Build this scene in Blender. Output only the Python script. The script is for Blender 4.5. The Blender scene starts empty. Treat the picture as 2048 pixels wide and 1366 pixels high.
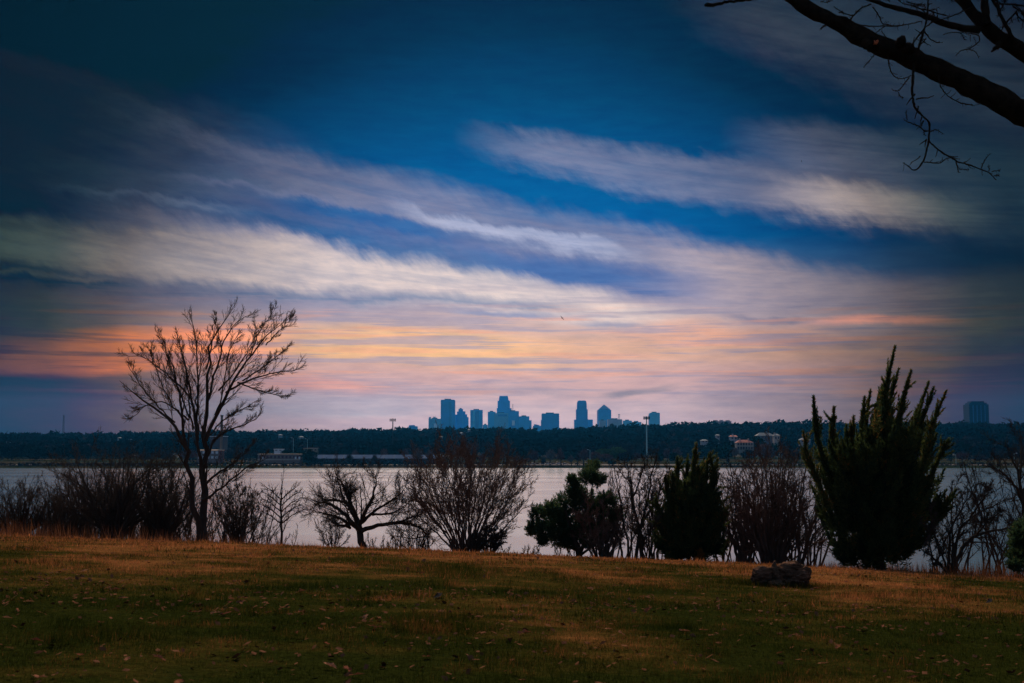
import bpy, bmesh, math, random
import numpy as np
from mathutils import Vector, Matrix

rng = np.random.default_rng(7)
random.seed(7)
SC = bpy.context.scene
COL = SC.collection

# ------------------------------------------------------------------ camera
F = 2400.0                      # focal length in pixels of the 2048 px wide photograph
PITCH = math.atan((890 - 683) / F)
EYE = 15.0                      # lens height above the lake
cam_d = bpy.data.cameras.new('camera')
cam = bpy.data.objects.new('camera', cam_d)
COL.objects.link(cam)
cam.location = (0, 0, EYE)
cam.rotation_euler = (math.pi / 2 + PITCH, 0, 0)
cam_d.sensor_width = 36
cam_d.lens = 36 * F / 2048
cam_d.clip_end = 30000
cam_d.clip_start = 0.1
cam_d.dof.use_dof = True
cam_d.dof.focus_distance = 400
cam_d.dof.aperture_fstop = 5.6
SC.camera = cam
SC.cycles.use_denoising = True
SC.cycles.denoiser = 'OPENIMAGEDENOISE'
SC.cycles.denoising_input_passes = 'RGB_ALBEDO_NORMAL'
SC.cycles.denoising_prefilter = 'NONE'
SC.cycles.volume_step_rate = 1.0
SC.cycles.max_bounces = 6
SC.cycles.diffuse_bounces = 2
SC.cycles.glossy_bounces = 3
SC.cycles.transmission_bounces = 3
SC.cycles.volume_bounces = 0
SC.cycles.use_adaptive_sampling = False
SC.view_settings.view_transform = 'Standard'
SC.view_settings.look = 'None'
SC.view_settings.exposure = 0
SC.view_settings.gamma = 1
SC.view_settings.use_curve_mapping = False

SP, CP = math.sin(PITCH), math.cos(PITCH)
def ray(px, py):
    x = (px - 1024) / F; z = (683 - py) / F
    return np.array([x, CP - z * SP, SP + z * CP])
def at(px, py, Y):
    """the point at distance Y that the pixel (px, py) of the photograph shows"""
    d = ray(px, py)
    d = d * (Y / d[1])
    return np.array([d[0], d[1], EYE + d[2]])
def azel(px, py):
    d = ray(px, py)
    return (math.degrees(math.atan2(d[0], d[1])), math.degrees(math.asin(d[2] / np.linalg.norm(d))))
def lin(c):
    return tuple(((v / 255) / 12.92) if v / 255 <= 0.04045 else (((v / 255) + 0.055) / 1.055) ** 2.4 for v in c)

# ------------------------------------------------------------------ world: dusk sky with cirrus bands
HAZE_DENS = 3.8e-5
HAZE_GLOW = (.028, .305, .60)      # what the haze itself adds along an endless path
HAZE_TOP = 292.0
HAZE_G = .65
SUN_EL, SUN_AZ = 32.0, -3.0
SUNV = (math.sin(math.radians(SUN_AZ)) * math.cos(math.radians(SUN_EL)), math.cos(math.radians(SUN_AZ)) * math.cos(math.radians(SUN_EL)), math.sin(math.radians(SUN_EL)))
world = bpy.data.worlds.new('World'); SC.world = world
world.use_nodes = True
WT = world.node_tree
for n in list(WT.nodes): WT.nodes.remove(n)
def W(kind, **kw):
    n = WT.nodes.new(kind)
    for k, v in kw.items(): setattr(n, k, v)
    return n
def wl(a, b): WT.links.new(a, b)
def wmath(op, a, b=None, c=None, clamp=False):
    n = W('ShaderNodeMath', operation=op, use_clamp=clamp)
    for i, v in enumerate((a, b, c)):
        if v is None: continue
        if isinstance(v, (int, float)): n.inputs[i].default_value = v
        else: wl(v, n.inputs[i])
    return n.outputs[0]
def wvec(op, a, b=None, c=None):
    n = W('ShaderNodeVectorMath', operation=op)
    for i, v in enumerate((a, b, c)):
        if v is None: continue
        if isinstance(v, (tuple, list)): n.inputs[i].default_value = v
        else: wl(v, n.inputs[i])
    return n.outputs[0]
def wcomb(x, y, z):
    n = W('ShaderNodeCombineXYZ')
    for i, v in enumerate((x, y, z)):
        if isinstance(v, (int, float)): n.inputs[i].default_value = v
        else: wl(v, n.inputs[i])
    return n.outputs[0]
def wnoise(vec, scale, detail, rough=0.5):
    n = W('ShaderNodeTexNoise')
    n.inputs['Scale'].default_value = scale; n.inputs['Detail'].default_value = detail
    n.inputs['Roughness'].default_value = rough
    wl(vec, n.inputs['Vector'])
    return n.outputs['Fac']
def wramp(fac, stops, interp='EASE'):
    n = W('ShaderNodeValToRGB'); r = n.color_ramp; r.interpolation = interp
    while len(r.elements) < len(stops): r.elements.new(0.5)
    for e, (p, c) in zip(r.elements, stops):
        e.position = p; e.color = (c[0], c[1], c[2], 1)
    wl(fac, n.inputs[0])
    return n.outputs[0]
def wrange(v, a, b, c=0.0, d=1.0, mode='SMOOTHSTEP'):
    n = W('ShaderNodeMapRange', interpolation_type=mode, clamp=True)
    wl(v, n.inputs[0])
    for i, k in enumerate((a, b, c, d)): n.inputs[i + 1].default_value = k
    return n.outputs[0]
def wmix(f, a, b, blend='MIX'):
    n = W('ShaderNodeMix', data_type='RGBA', blend_type=blend)
    n.clamp_factor = True
    for i, v in ((0, f), (6, a), (7, b)):
        if isinstance(v, (int, float)): n.inputs[i].default_value = v
        elif isinstance(v, tuple): n.inputs[i].default_value = (v[0], v[1], v[2], 1)
        else: wl(v, n.inputs[i])
    return n.outputs[2]

tc = W('ShaderNodeTexCoord')
sep = W('ShaderNodeSeparateXYZ'); wl(tc.outputs['Generated'], sep.inputs[0])
sx, sy, sz = sep.outputs
az = wmath('MULTIPLY', wmath('ARCTAN2', sx, sy), 57.29578)
el = wmath('MULTIPLY', wmath('ARCSINE', sz), 57.29578)

# glow of the set sun low in the west, with vignette darkening painted round it
GX, GY = azel(1020, 640)
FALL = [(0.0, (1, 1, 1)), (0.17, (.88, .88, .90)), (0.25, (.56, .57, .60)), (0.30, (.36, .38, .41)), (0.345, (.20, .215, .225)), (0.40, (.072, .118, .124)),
        (0.45, (.038, .082, .088)), (0.55, (.028, .055, .060)), (0.72, (.12, .14, .15)), (1.0, (.60, .60, .60))]  # last stops: brighter unseen sky behind and overhead, added as fill light
AXX, AXU, AXD = 1120 / 42.0, 820 / 42.0, 700 / 42.0
def fall_d(a, e):
    return math.hypot((a - GX) / AXX, (e - GY) / (AXU if e > GY else AXD)) / 2
def fall(px, py):
    d = min(1, fall_d(*azel(px, py)))
    for (p0, c0), (p1, c1) in zip(FALL, FALL[1:]):
        if d <= p1:
            t = (d - p0) / (p1 - p0); t = t * t * (3 - 2 * t) if False else t
            return tuple(c0[i] + (c1[i] - c0[i]) * t for i in range(3))
    return FALL[-1][1]
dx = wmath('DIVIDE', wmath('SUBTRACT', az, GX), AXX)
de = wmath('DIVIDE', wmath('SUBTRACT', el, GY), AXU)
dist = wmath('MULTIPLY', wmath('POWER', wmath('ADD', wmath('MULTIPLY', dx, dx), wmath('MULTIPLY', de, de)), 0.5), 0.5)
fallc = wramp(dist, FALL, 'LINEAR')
def seen(c, px, py):
    """sRGB colour as the photograph shows it at (px, py) -> colour before the sky falloff"""
    f = fall(px, py); l = lin(c)
    return tuple(min(4.0, l[i] / f[i]) for i in range(3))

# clear sky by elevation
CLEAR = [(850, (196, 176, 190)), (815, (200, 178, 188)), (760, (208, 172, 174)), (700, (226, 180, 158)),
         (655, (210, 180, 176)), (600, (160, 158, 182)), (545, (72, 122, 172)), (470, (4, 100, 164)),
         (330, (0, 92, 150)), (180, (0, 72, 116)), (0, (0, 48, 78))]
stops = [(0.0, seen((150, 140, 150), 1000, 850))]
for py, c in CLEAR:
    stops.append((max(0.004, azel(1000, py)[1] / 40), seen(c, 1000, py)))
stops.append((0.75, (0.05, .16, .30)))  # sky above the view, lightened as added fill
stops.append((1.0, (.17, .19, .25)))
eln = wmath('DIVIDE', el, 40.0, clamp=True)
P2 = wcomb(wmath('MULTIPLY', az, 0.10), wmath('MULTIPLY', el, 0.45), 0.3)
n_broad = wnoise(P2, 1.0, 3)
# tufted, fibrous break-up of the cloud edges, leaning with the bands
Pt = wcomb(wmath('MULTIPLY_ADD', el, 0.75, az), wmath('MULTIPLY_ADD', az, 0.15, wmath('MULTIPLY', el, 0.75)), 4.0)
n_tuft = wnoise(Pt, 0.85, 5, 0.62)
# long fine streaks, tilting down to the right
Ps = wcomb(wmath('MULTIPLY', az, 0.06), wmath('ADD', wmath('MULTIPLY', el, 1.45), wmath('MULTIPLY', wmath('MULTIPLY', az, el), 0.0218)), 9.0)
n_streak = wnoise(Ps, 1.5, 4, 0.6)
w1 = wmath('MULTIPLY_ADD', wmath('SUBTRACT', n_broad, 0.5), 1.5, el)
tuft_amt = wrange(el, 4.0, 10.0, 0.12, 1.0)
w2 = wmath('MULTIPLY_ADD', wmath('MULTIPLY', wmath('SUBTRACT', n_tuft, 0.5), tuft_amt), 1.25, w1)
Pf = wcomb(wmath('MULTIPLY_ADD', el, 0.5, wmath('MULTIPLY', az, 0.55)), wmath('MULTIPLY_ADD', az, 0.10, el), 7.0)
n_wisp = wnoise(Pf, 1.6, 5, 0.6)
elw = wmath('MULTIPLY_ADD', wmath('SUBTRACT', n_streak, 0.5), 0.2, wmath('MULTIPLY_ADD', wmath('MULTIPLY', wmath('SUBTRACT', n_wisp, 0.5), tuft_amt), 0.6, w2))
sky = wramp(wmath('DIVIDE', wmath('MULTIPLY_ADD', wmath('SUBTRACT', n_broad, 0.5), 1.2, el), 40.0, clamp=True), stops, 'EASE')

# cloud bands: (top edge at three points, bottom edge at three points, soft top px, soft bottom px,
#               x0, x1, soft x, colour as seen, where seen, opacity)
BANDS = [
 # grey veils high on the left and right
 ([(-200, 60), (300, 190), (800, 330)], [(-200, 400), (300, 440), (800, 480)], 120, 120, -700, 760, 500, (34, 50, 60), (150, 250), .5),
 ([(-200, 280), (300, 335), (800, 400)], [(-200, 340), (300, 380), (800, 450)], 60, 60, -500, 800, 300, (42, 62, 80), (250, 350), .55),
 ([(1300, -200), (1700, -60), (2300, 20)], [(1300, -20), (1700, 170), (2300, 330)], 150, 130, 1200, 3000, 400, (48, 62, 76), (1750, 90), .75),
 ([(1500, 240), (1750, 262), (2300, 280)], [(1500, 330), (1750, 420), (2300, 520)], 60, 100, 1420, 2700, 260, (72, 82, 98), (1750, 310), .8),
 # faint wisps at the upper left
 ([(-100, 70), (60, 112), (330, 222)], [(-100, 92), (60, 140), (330, 250)], 26, 40, -400, 360, 200, (40, 54, 60), (90, 130), .3),
 ([(150, 170), (420, 262), (640, 330)], [(150, 186), (420, 292), (640, 372)], 26, 40, 120, 700, 200, (104, 112, 138), (500, 305), .6),
 ([(60, 372), (280, 390), (520, 432)], [(60, 384), (280, 406), (520, 448)], 14, 22, 0, 560, 160, (70, 84, 104), (280, 398), .7),
 ([(300, 340), (520, 372), (760, 420)], [(300, 352), (520, 390), (760, 438)], 14, 24, 260, 800, 160, (110, 118, 150), (520, 380), .7),
 # long cirrus across the middle
 ([(300, 235), (900, 378), (1500, 502)], [(300, 300), (900, 480), (1500, 600)], 60, 70, 330, 1750, 260, (134, 138, 168), (880, 410), .88),
 ([(400, 360), (900, 470), (1500, 560)], [(400, 405), (900, 520), (1500, 620)], 40, 60, 300, 1700, 240, (112, 124, 168), (950, 490), .75),
 ([(1150, 445), (1600, 524), (2200, 610)], [(1150, 560), (1600, 660), (2200, 720)], 50, 90, 1180, 3000, 300, (164, 150, 158), (1550, 580), .85),
 ([(500, 385), (700, 420), (950, 470)], [(500, 412), (700, 452), (950, 500)], 20, 22, 480, 960, 140, (14, 98, 164), (720, 440), .9),
 ([(740, 385), (960, 437), (1260, 492)], [(740, 412), (960, 470), (1260, 528)], 18, 36, 730, 1330, 190, (186, 192, 220), (1080, 475), .85),
 ([(950, 500), (1200, 534), (1500, 548)], [(950, 528), (1200, 585), (1500, 600)], 30, 34, 860, 1480, 200, (66, 110, 172), (1130, 545), .85),
 # cirrus at the upper right
 ([(900, 250), (1300, 300), (1850, 375)], [(900, 278), (1300, 384), (1850, 470)], 34, 50, 880, 2050, 220, (112, 120, 150), (1400, 345), .85),
 ([(1500, 360), (1750, 376), (2050, 396)], [(1500, 410), (1750, 442), (2050, 462)], 40, 46, 1480, 2050, 230, (148, 138, 134), (1760, 408), .8),
 # cream band from the left
 ([(100, 400), (350, 430), (700, 500)], [(100, 430), (350, 465), (700, 545)], 30, 30, 60, 760, 200, (128, 126, 142), (400, 448), .6),
 ([(-100, 428), (500, 478), (1200, 590)], [(-100, 530), (500, 575), (1200, 648)], 40, 40, -900, 1500, 300, (218, 200, 196), (620, 530), .93),
 ([(-100, 468), (350, 500), (700, 560)], [(-100, 500), (350, 535), (700, 590)], 40, 40, -600, 600, 300, (120, 118, 116), (200, 520), .45),
 # blue and cream lines below it
 ([(-100, 520), (150, 548), (330, 580)], [(-100, 560), (150, 578), (330, 592)], 24, 24, -700, 360, 160, (2, 46, 68), (120, 574), .9),
 ([(-100, 538), (120, 550), (330, 572)], [(-100, 546), (120, 560), (330, 580)], 12, 12, -600, 300, 120, (84, 86, 86), (130, 555), .6),
 ([(330, 566), (700, 580), (1150, 610)], [(330, 586), (700, 600), (1150, 626)], 30, 16, 240, 1230, 160, (84, 120, 162), (700, 592), .85),
 ([(-200, 600), (100, 600), (300, 612)], [(-200, 676), (100, 680), (300, 650)], 30, 36, -900, 330, 240, (46, 64, 74), (100, 630), .85),
 # orange and yellow afterglow
 ([(-100, 690), (250, 664), (560, 632)], [(-100, 752), (250, 742), (560, 712)], 34, 22, -800, 640, 240, (196, 114, 76), (230, 700), .95),
 ([(480, 634), (800, 652), (1150, 690)], [(480, 700), (800, 724), (1150, 742)], 40, 26, 380, 1230, 300, (250, 196, 142), (820, 690), .8),
 ([(480, 752), (640, 760), (860, 772)], [(480, 780), (640, 784), (860, 786)], 18, 18, 420, 860, 160, (214, 148, 140), (640, 772), .7),
 ([(1180, 655), (1420, 648), (1700, 652)], [(1180, 680), (1420, 686), (1700, 700)], 26, 26, 1160, 1740, 200, (230, 170, 146), (1400, 668), .85),
 ([(1600, 636), (1800, 628), (2000, 640)], [(1600, 648), (1800, 646), (2000, 652)], 16, 16, 1560, 2000, 180, (186, 122, 100), (1800, 637), .8),
 # thin grey bars low in the sky
 ([(860, 620), (1000, 624), (1140, 628)], [(860, 632), (1000, 636), (1140, 638)], 12, 8, 860, 1150, 90, (134, 152, 190), (1000, 630), .75),
 ([(1120, 636), (1200, 642), (1320, 650)], [(1120, 646), (1200, 654), (1320, 662)], 12, 10, 1110, 1330, 80, (150, 158, 186), (1200, 648), .7),
 ([(1440, 628), (1550, 630), (1660, 634)], [(1440, 636), (1550, 640), (1660, 640)], 10, 10, 1420, 1660, 80, (108, 112, 140), (1550, 634), .8),
 ([(900, 717), (980, 720), (1060, 724)], [(900, 722), (980, 727), (1060, 730)], 6, 6, 900, 1060, 50, (148, 146, 164), (980, 723), .7),
 ([(1560, 676), (1680, 682), (1800, 690)], [(1560, 692), (1680, 700), (1800, 704)], 14, 14, 1540, 1800, 90, (100, 96, 108), (1680, 690), .7),
 ([(1800, 684), (1950, 676), (2300, 672)], [(1800, 704), (1950, 710), (2300, 716)], 18, 18, 1790, 2700, 160, (46, 60, 74), (1950, 692), .85),
 ([(1600, 735), (1720, 736), (1860, 744)], [(1600, 748), (1720, 752), (1860, 758)], 12, 12, 1590, 1870, 90, (84, 92, 104), (1720, 744), .7),
 ([(-100, 752), (150, 756), (330, 772)], [(-100, 790), (150, 790), (330, 800)], 22, 26, -900, 340, 180, (24, 54, 64), (100, 770), .8),
 ([(300, 790), (600, 792), (900, 790)], [(300, 835), (600, 832), (900, 826)], 24, 20, 240, 960, 220, (142, 148, 168), (580, 812), .7),
 ([(780, 770), (980, 770), (1180, 768)], [(780, 780), (980, 782), (1180, 784)], 10, 10, 780, 1200, 120, (160, 152, 170), (1000, 776), .7),
 ([(1180, 772), (1260, 770), (1380, 764)], [(1180, 782), (1260, 782), (1380, 776)], 8, 8, 1180, 1380, 60, (128, 132, 152), (1270, 776), .8),
 ([(1300, 784), (1450, 786), (1640, 786)], [(1300, 802), (1450, 808), (1640, 812)], 16, 16, 1300, 1680, 140, (134, 130, 150), (1460, 796), .6),
]
def quad(pts):
    ae = np.array([azel(*p) for p in pts])
    c = np.polyfit(ae[:, 0], ae[:, 1], 2)
    return c  # c2, c1, c0
azv = wcomb(az, az, az)
elv = wcomb(elw, elw, elw)
def vrange(vec, lo, hi):
    n = W('ShaderNodeMapRange', data_type='FLOAT_VECTOR', interpolation_type='SMOOTHSTEP', clamp=True)
    ins = [i for i in n.inputs if i.enabled]
    wl(vec, ins[0])
    ins[1].default_value = lo; ins[2].default_value = hi
    ins[3].default_value = (0, 0, 0); ins[4].default_value = (1, 1, 1)
    return [o for o in n.outputs if o.enabled][0]
while len(BANDS) % 3: BANDS.append(([(0, 0), (1, 0), (2, 0)], [(0, 1), (1, 1), (2, 1)], 1, 1, 0, 1, 1, (0, 0, 0), (0, 0), 0))
# streaky density inside the clouds
n_dens = wmath('MULTIPLY', wrange(n_streak, 0.28, 0.62, 0.66, 1.0), wrange(n_wisp, 0.25, 0.6, 0.80, 1.0))
PXD = 1 / 42.0
for g in range(0, len(BANDS), 3):
    B = BANDS[g:g + 3]
    T = [quad(b[0]) for b in B]; U = [quad(b[1]) for b in B]
    tp = wvec('MULTIPLY_ADD', azv, tuple(t[0] for t in T), tuple(t[1] for t in T))
    tp = wvec('MULTIPLY_ADD', tp, azv, tuple(t[2] for t in T))
    up = wvec('MULTIPLY_ADD', azv, tuple(t[0] for t in U), tuple(t[1] for t in U))
    up = wvec('MULTIPLY_ADD', up, azv, tuple(t[2] for t in U))
    st = tuple(b[2] * PXD * .5 for b in B); sb = tuple(b[3] * PXD * .5 for b in B)
    a = vrange(wvec('SUBTRACT', tp, elv), tuple(-s for s in st), st)
    b_ = vrange(wvec('SUBTRACT', elv, up), tuple(-s for s in sb), sb)
    x0 = [azel(b[4], 650)[0] for b in B]; x1 = [azel(b[5], 650)[0] for b in B]; sxx = [b[6] * PXD for b in B]
    l_ = vrange(azv, tuple(x0), tuple(p + q for p, q in zip(x0, sxx)))
    r_ = vrange(azv, tuple(p - q for p, q in zip(x1, sxx)), tuple(x1))
    r_ = wvec('SUBTRACT', (1, 1, 1), r_)
    m = wvec('MULTIPLY', wvec('MULTIPLY', a, b_), wvec('MULTIPLY', l_, r_))
    m = wvec('MULTIPLY', m, tuple(b[9] for b in B))
    sp = W('ShaderNodeSeparateXYZ'); wl(m, sp.inputs[0])
    for i, b in enumerate(B):
        if b[9] == 0: continue
        sky = wmix(wmath('MULTIPLY', sp.outputs[i], n_dens), sky, seen(b[7], *b[8]))
# thin grey-lilac bars across the afterglow
n_bar = wnoise(wcomb(wmath('MULTIPLY', az, 0.11), wmath('MULTIPLY', el, 2.6), 5.0), 1.0, 4, 0.6)
barm = wmath('MULTIPLY', wmath('MULTIPLY', wrange(el, 1.2, 2.6), wrange(el, 8.2, 6.2)), wrange(n_bar, 0.47, 0.60, 0.0, 0.68))
sky = wmix(barm, sky, seen((164, 158, 180), 1000, 730))
n_sal = wnoise(wcomb(wmath('MULTIPLY', az, 0.09), wmath('MULTIPLY', el, 2.2), 15.0), 1.0, 4, 0.6)
salm = wmath('MULTIPLY', wmath('MULTIPLY', wrange(el, 1.6, 3.0), wrange(el, 7.2, 5.6)), wrange(n_sal, 0.52, 0.66, 0.0, 0.55))
sky = wmix(salm, sky, seen((240, 172, 146), 1000, 730))
# small mottling
n_fine = wnoise(wcomb(wmath('MULTIPLY', az, 0.5), wmath('MULTIPLY', el, 2.4), 2.0), 1.1, 5, 0.6)
sky = wmix(1.0, sky, wramp(n_fine, [(0.25, (.82, .86, .92)), (0.75, (1.16, 1.12, 1.06))], 'LINEAR'), 'MULTIPLY')
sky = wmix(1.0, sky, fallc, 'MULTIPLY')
# the low sky is bright enough to shine through the haze over the plain
path = wmath('MINIMUM', wmath('DIVIDE', HAZE_TOP - EYE, wmath('MAXIMUM', sz, 0.01)), 7500.0)
trans = wmath('POWER', 2.718281828, wmath('MULTIPLY', path, HAZE_DENS))
inv = wmath('SUBTRACT', 1.0, wmath('DIVIDE', 1.0, trans))
sdot = W('ShaderNodeVectorMath', operation='DOT_PRODUCT'); wl(tc.outputs['Generated'], sdot.inputs[0]); sdot.inputs[1].default_value = SUNV
gg = HAZE_G; fz = wmath('MULTIPLY_ADD', sdot.outputs['Value'], -2 * gg, 1 + gg * gg + .012)
fz = wmath('POWER', wmath('DIVIDE', 1 + gg * gg + .012 - 2 * gg * math.cos(math.radians(SUN_EL)), fz), 1.5)
inv = wmath('MULTIPLY', inv, fz)
sky = wvec('SUBTRACT', sky, wvec('MULTIPLY', wcomb(inv, inv, inv), HAZE_GLOW))
sky = wvec('MAXIMUM', wvec('MULTIPLY', sky, wcomb(trans, trans, trans)), (0, 0, 0))
# below the horizon
sky = wmix(wrange(el, -1.0, 0.0), (0.012, 0.016, 0.02), sky)
bg = W('ShaderNodeBackground'); bg.inputs['Strength'].default_value = 1.0
wl(sky, bg.inputs['Color'])
wo = W('ShaderNodeOutputWorld'); wl(bg.outputs[0], wo.inputs['Surface'])
world.cycles.sampling_method = 'MANUAL'
world.cycles.sample_map_resolution = 512

# ------------------------------------------------------------------ the light of the low western sky
sun_d = bpy.data.lights.new('sun', 'SUN'); sun = bpy.data.objects.new('sun', sun_d); COL.objects.link(sun)
sun_d.energy = 3.6; sun_d.angle = math.radians(18); sun_d.color = (1.0, .76, .60)
sd = Vector(SUNV)
sun.rotation_euler = sd.to_track_quat('Z', 'Y').to_euler()
# ------------------------------------------------------------------ helpers
def tag(o, label=None, cat=None, group=None, kind=None):
    if label: o['label'] = label
    if cat: o['category'] = cat
    if group: o['group'] = group
    if kind: o['kind'] = kind
    return o
def empty(name, loc, label=None, cat=None, group=None):
    o = bpy.data.objects.new(name, None); COL.objects.link(o)
    o.location = tuple(float(v) for v in loc); o.empty_display_size = 0.2
    return tag(o, label, cat, group)
def mesh_obj(name, verts, faces, mat, parent=None, smooth=False, attrs=None):
    """verts (n,3) in world space; faces (m,3) or (m,4) array, or list of lists"""
    me = bpy.data.meshes.new(name)
    verts = np.asarray(verts, dtype=np.float32)
    origin = np.zeros(3, dtype=np.float32)
    if parent is not None:
        origin = np.array(parent.location, dtype=np.float32)
        q = parent
        while q.parent is not None:
            q = q.parent; origin = origin + np.array(q.location, dtype=np.float32)
    elif len(verts) and len(verts) < 400000:
        origin = np.array([(verts[:, 0].min() + verts[:, 0].max()) / 2, (verts[:, 1].min() + verts[:, 1].max()) / 2, verts[:, 2].min()], dtype=np.float32)
    v = verts - origin
    if isinstance(faces, np.ndarray):
        k = faces.shape[1]
        me.vertices.add(len(v)); me.vertices.foreach_set('co', v.ravel())
        me.loops.add(faces.size); me.loops.foreach_set('vertex_index', faces.ravel().astype(np.int32))
        me.polygons.add(len(faces))
        me.polygons.foreach_set('loop_start', np.arange(0, faces.size, k, dtype=np.int32))
        me.polygons.foreach_set('loop_total', np.full(len(faces), k, dtype=np.int32))
        me.update(calc_edges=True)
    else:
        me.from_pydata(v.tolist(), [], faces); me.update()
    if smooth:
        me.polygons.foreach_set('use_smooth', np.ones(len(me.polygons), dtype=bool))
    if attrs:
        for an, av in attrs.items():
            a = me.attributes.new(an, 'FLOAT', 'POINT'); a.data.foreach_set('value', np.asarray(av, dtype=np.float32))
    if mat: me.materials.append(mat)
    o = bpy.data.objects.new(name, me); COL.objects.link(o)
    if parent is not None: o.parent = parent
    else: o.location = tuple(float(x) for x in origin)
    return o

class Mat:
    def __init__(s, name, rough=0.8, spec=0.25):
        s.m = bpy.data.materials.new(name); s.m.use_nodes = True
        s.t = s.m.node_tree; s.n = s.t.nodes; s.b = s.n['Principled BSDF']
        s.b.inputs['Roughness'].default_value = rough
        s.b.inputs['Specular IOR Level'].default_value = spec
    def add(s, kind, **kw):
        n = s.n.new(kind)
        for k, v in kw.items(): setattr(n, k, v)
        return n
    def link(s, a, b): s.t.links.new(a, b)
    def geo(s, scale=(1, 1, 1)):
        g = s.add('ShaderNodeNewGeometry'); m = s.add('ShaderNodeMapping')
        m.inputs['Scale'].default_value = scale
        s.link(g.outputs['Position'], m.inputs['Vector']); return m.outputs[0]
    def obj(s, scale=(1, 1, 1)):
        g = s.add('ShaderNodeTexCoord'); m = s.add('ShaderNodeMapping')
        m.inputs['Scale'].default_value = scale
        s.link(g.outputs['Object'], m.inputs['Vector']); return m.outputs[0]
    def noise(s, vec, scale, detail=4, rough=0.55):
        n = s.add('ShaderNodeTexNoise'); n.inputs['Scale'].default_value = scale
        n.inputs['Detail'].default_value = detail; n.inputs['Roughness'].default_value = rough
        s.link(vec, n.inputs['Vector']); return n.outputs['Fac']
    def attr(s, name):
        a = s.add('ShaderNodeAttribute', attribute_name=name); return a.outputs['Fac']
    def ramp(s, fac, stops, interp='LINEAR'):
        n = s.add('ShaderNodeValToRGB'); r = n.color_ramp; r.interpolation = interp
        while len(r.elements) < len(stops): r.elements.new(0.5)
        for e, (p, c) in zip(r.elements, stops): e.position = p; e.color = (c[0], c[1], c[2], 1)
        s.link(fac, n.inputs[0]); return n.outputs[0]
    def mix(s, f, a, b, blend='MIX'):
        n = s.add('ShaderNodeMix', data_type='RGBA', blend_type=blend)
        for i, v in ((0, f), (6, a), (7, b)):
            if isinstance(v, (int, float)): n.inputs[i].default_value = v
            elif isinstance(v, tuple): n.inputs[i].default_value = (v[0], v[1], v[2], 1)
            else: s.link(v, n.inputs[i])
        return n.outputs[2]
    def math(s, op, a, b=0.0):
        n = s.add('ShaderNodeMath', operation=op)
        for i, v in ((0, a), (1, b)):
            if isinstance(v, (int, float)): n.inputs[i].default_value = v
            else: s.link(v, n.inputs[i])
        return n.outputs[0]
    def color(s, c):
        if isinstance(c, tuple): s.b.inputs['Base Color'].default_value = (c[0], c[1], c[2], 1)
        else: s.link(c, s.b.inputs['Base Color'])
        return s
    def bump(s, h, strength=0.5, dist=0.1):
        n = s.add('ShaderNodeBump'); n.inputs['Strength'].default_value = strength; n.inputs['Distance'].default_value = dist
        s.link(h, n.inputs['Height']); s.link(n.outputs[0], s.b.inputs['Normal']); return n
def simple(name, c, rough=0.8, var=0.3, scale=1.0, spec=0.25):
    m = Mat(name, rough, spec)
    f = m.noise(m.obj(), scale, 4)
    lo = tuple(v * (1 - var) for v in c); hi = tuple(v * (1 + var) for v in c)
    m.color(m.ramp(f, [(0.3, lo), (0.7, hi)]))
    return m.m

# ------------------------------------------------------------------ noise for shapes
def vnoise(x, y, seed=0):
    """smooth value noise, arrays in, about -1..1"""
    x = np.asarray(x, dtype=np.float64); y = np.asarray(y, dtype=np.float64)
    xi = np.floor(x).astype(np.int64); yi = np.floor(y).astype(np.int64)
    fx = x - xi; fy = y - yi; fx = fx * fx * (3 - 2 * fx); fy = fy * fy * (3 - 2 * fy)
    def h(a, b):
        n = (a * 374761393 + b * 668265263 + seed * 1442695041) & 0xffffffff
        n = ((n ^ (n >> 13)) * 1274126177) & 0xffffffff
        return ((n ^ (n >> 16)) & 0xffff) / 32767.5 - 1
    return (h(xi, yi) * (1 - fx) + h(xi + 1, yi) * fx) * (1 - fy) + (h(xi, yi + 1) * (1 - fx) + h(xi + 1, yi + 1) * fx) * fy
def fbm(x, y, seed=0, oct=4):
    s = 0; a = 1.0; t = 0
    for i in range(oct):
        s = s + a * vnoise(x * 2 ** i, y * 2 ** i, seed + i); t += a; a *= .5
    return s / t

# ------------------------------------------------------------------ terrain
def z_lawn(X, Y):
    X = np.asarray(X, dtype=np.float64); Y = np.asarray(Y, dtype=np.float64)
    drop = 1.5 + 0.0205 * Y + 0.0008 * Y * Y * (Y > 0) + np.where(X < 0, .035, .045) * X
    drop = drop + np.where(np.abs(X) > 26, (np.abs(X) - 26) * -np.sign(X) * 0.03, 0)
    e = np.maximum(Y - 56, 0); drop = drop + e * e * 0.0045 + e * .05
    z = EYE - drop + 0.07 * fbm(X * .12, Y * .12, 3) + 0.025 * fbm(X * .6, Y * .6, 5, 3)
    return np.maximum(z, -2.6)
def grid(xs, ys, zf):
    X, Y = np.meshgrid(xs, ys); Z = zf(X, Y)
    V = np.stack([X, Y, Z], -1).reshape(-1, 3)
    nx, ny = len(xs), len(ys)
    i = (np.arange(ny - 1)[:, None] * nx + np.arange(nx - 1)[None]).ravel()
    return V, np.stack([i, i + 1, i + nx + 1, i + nx], -1)

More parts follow.
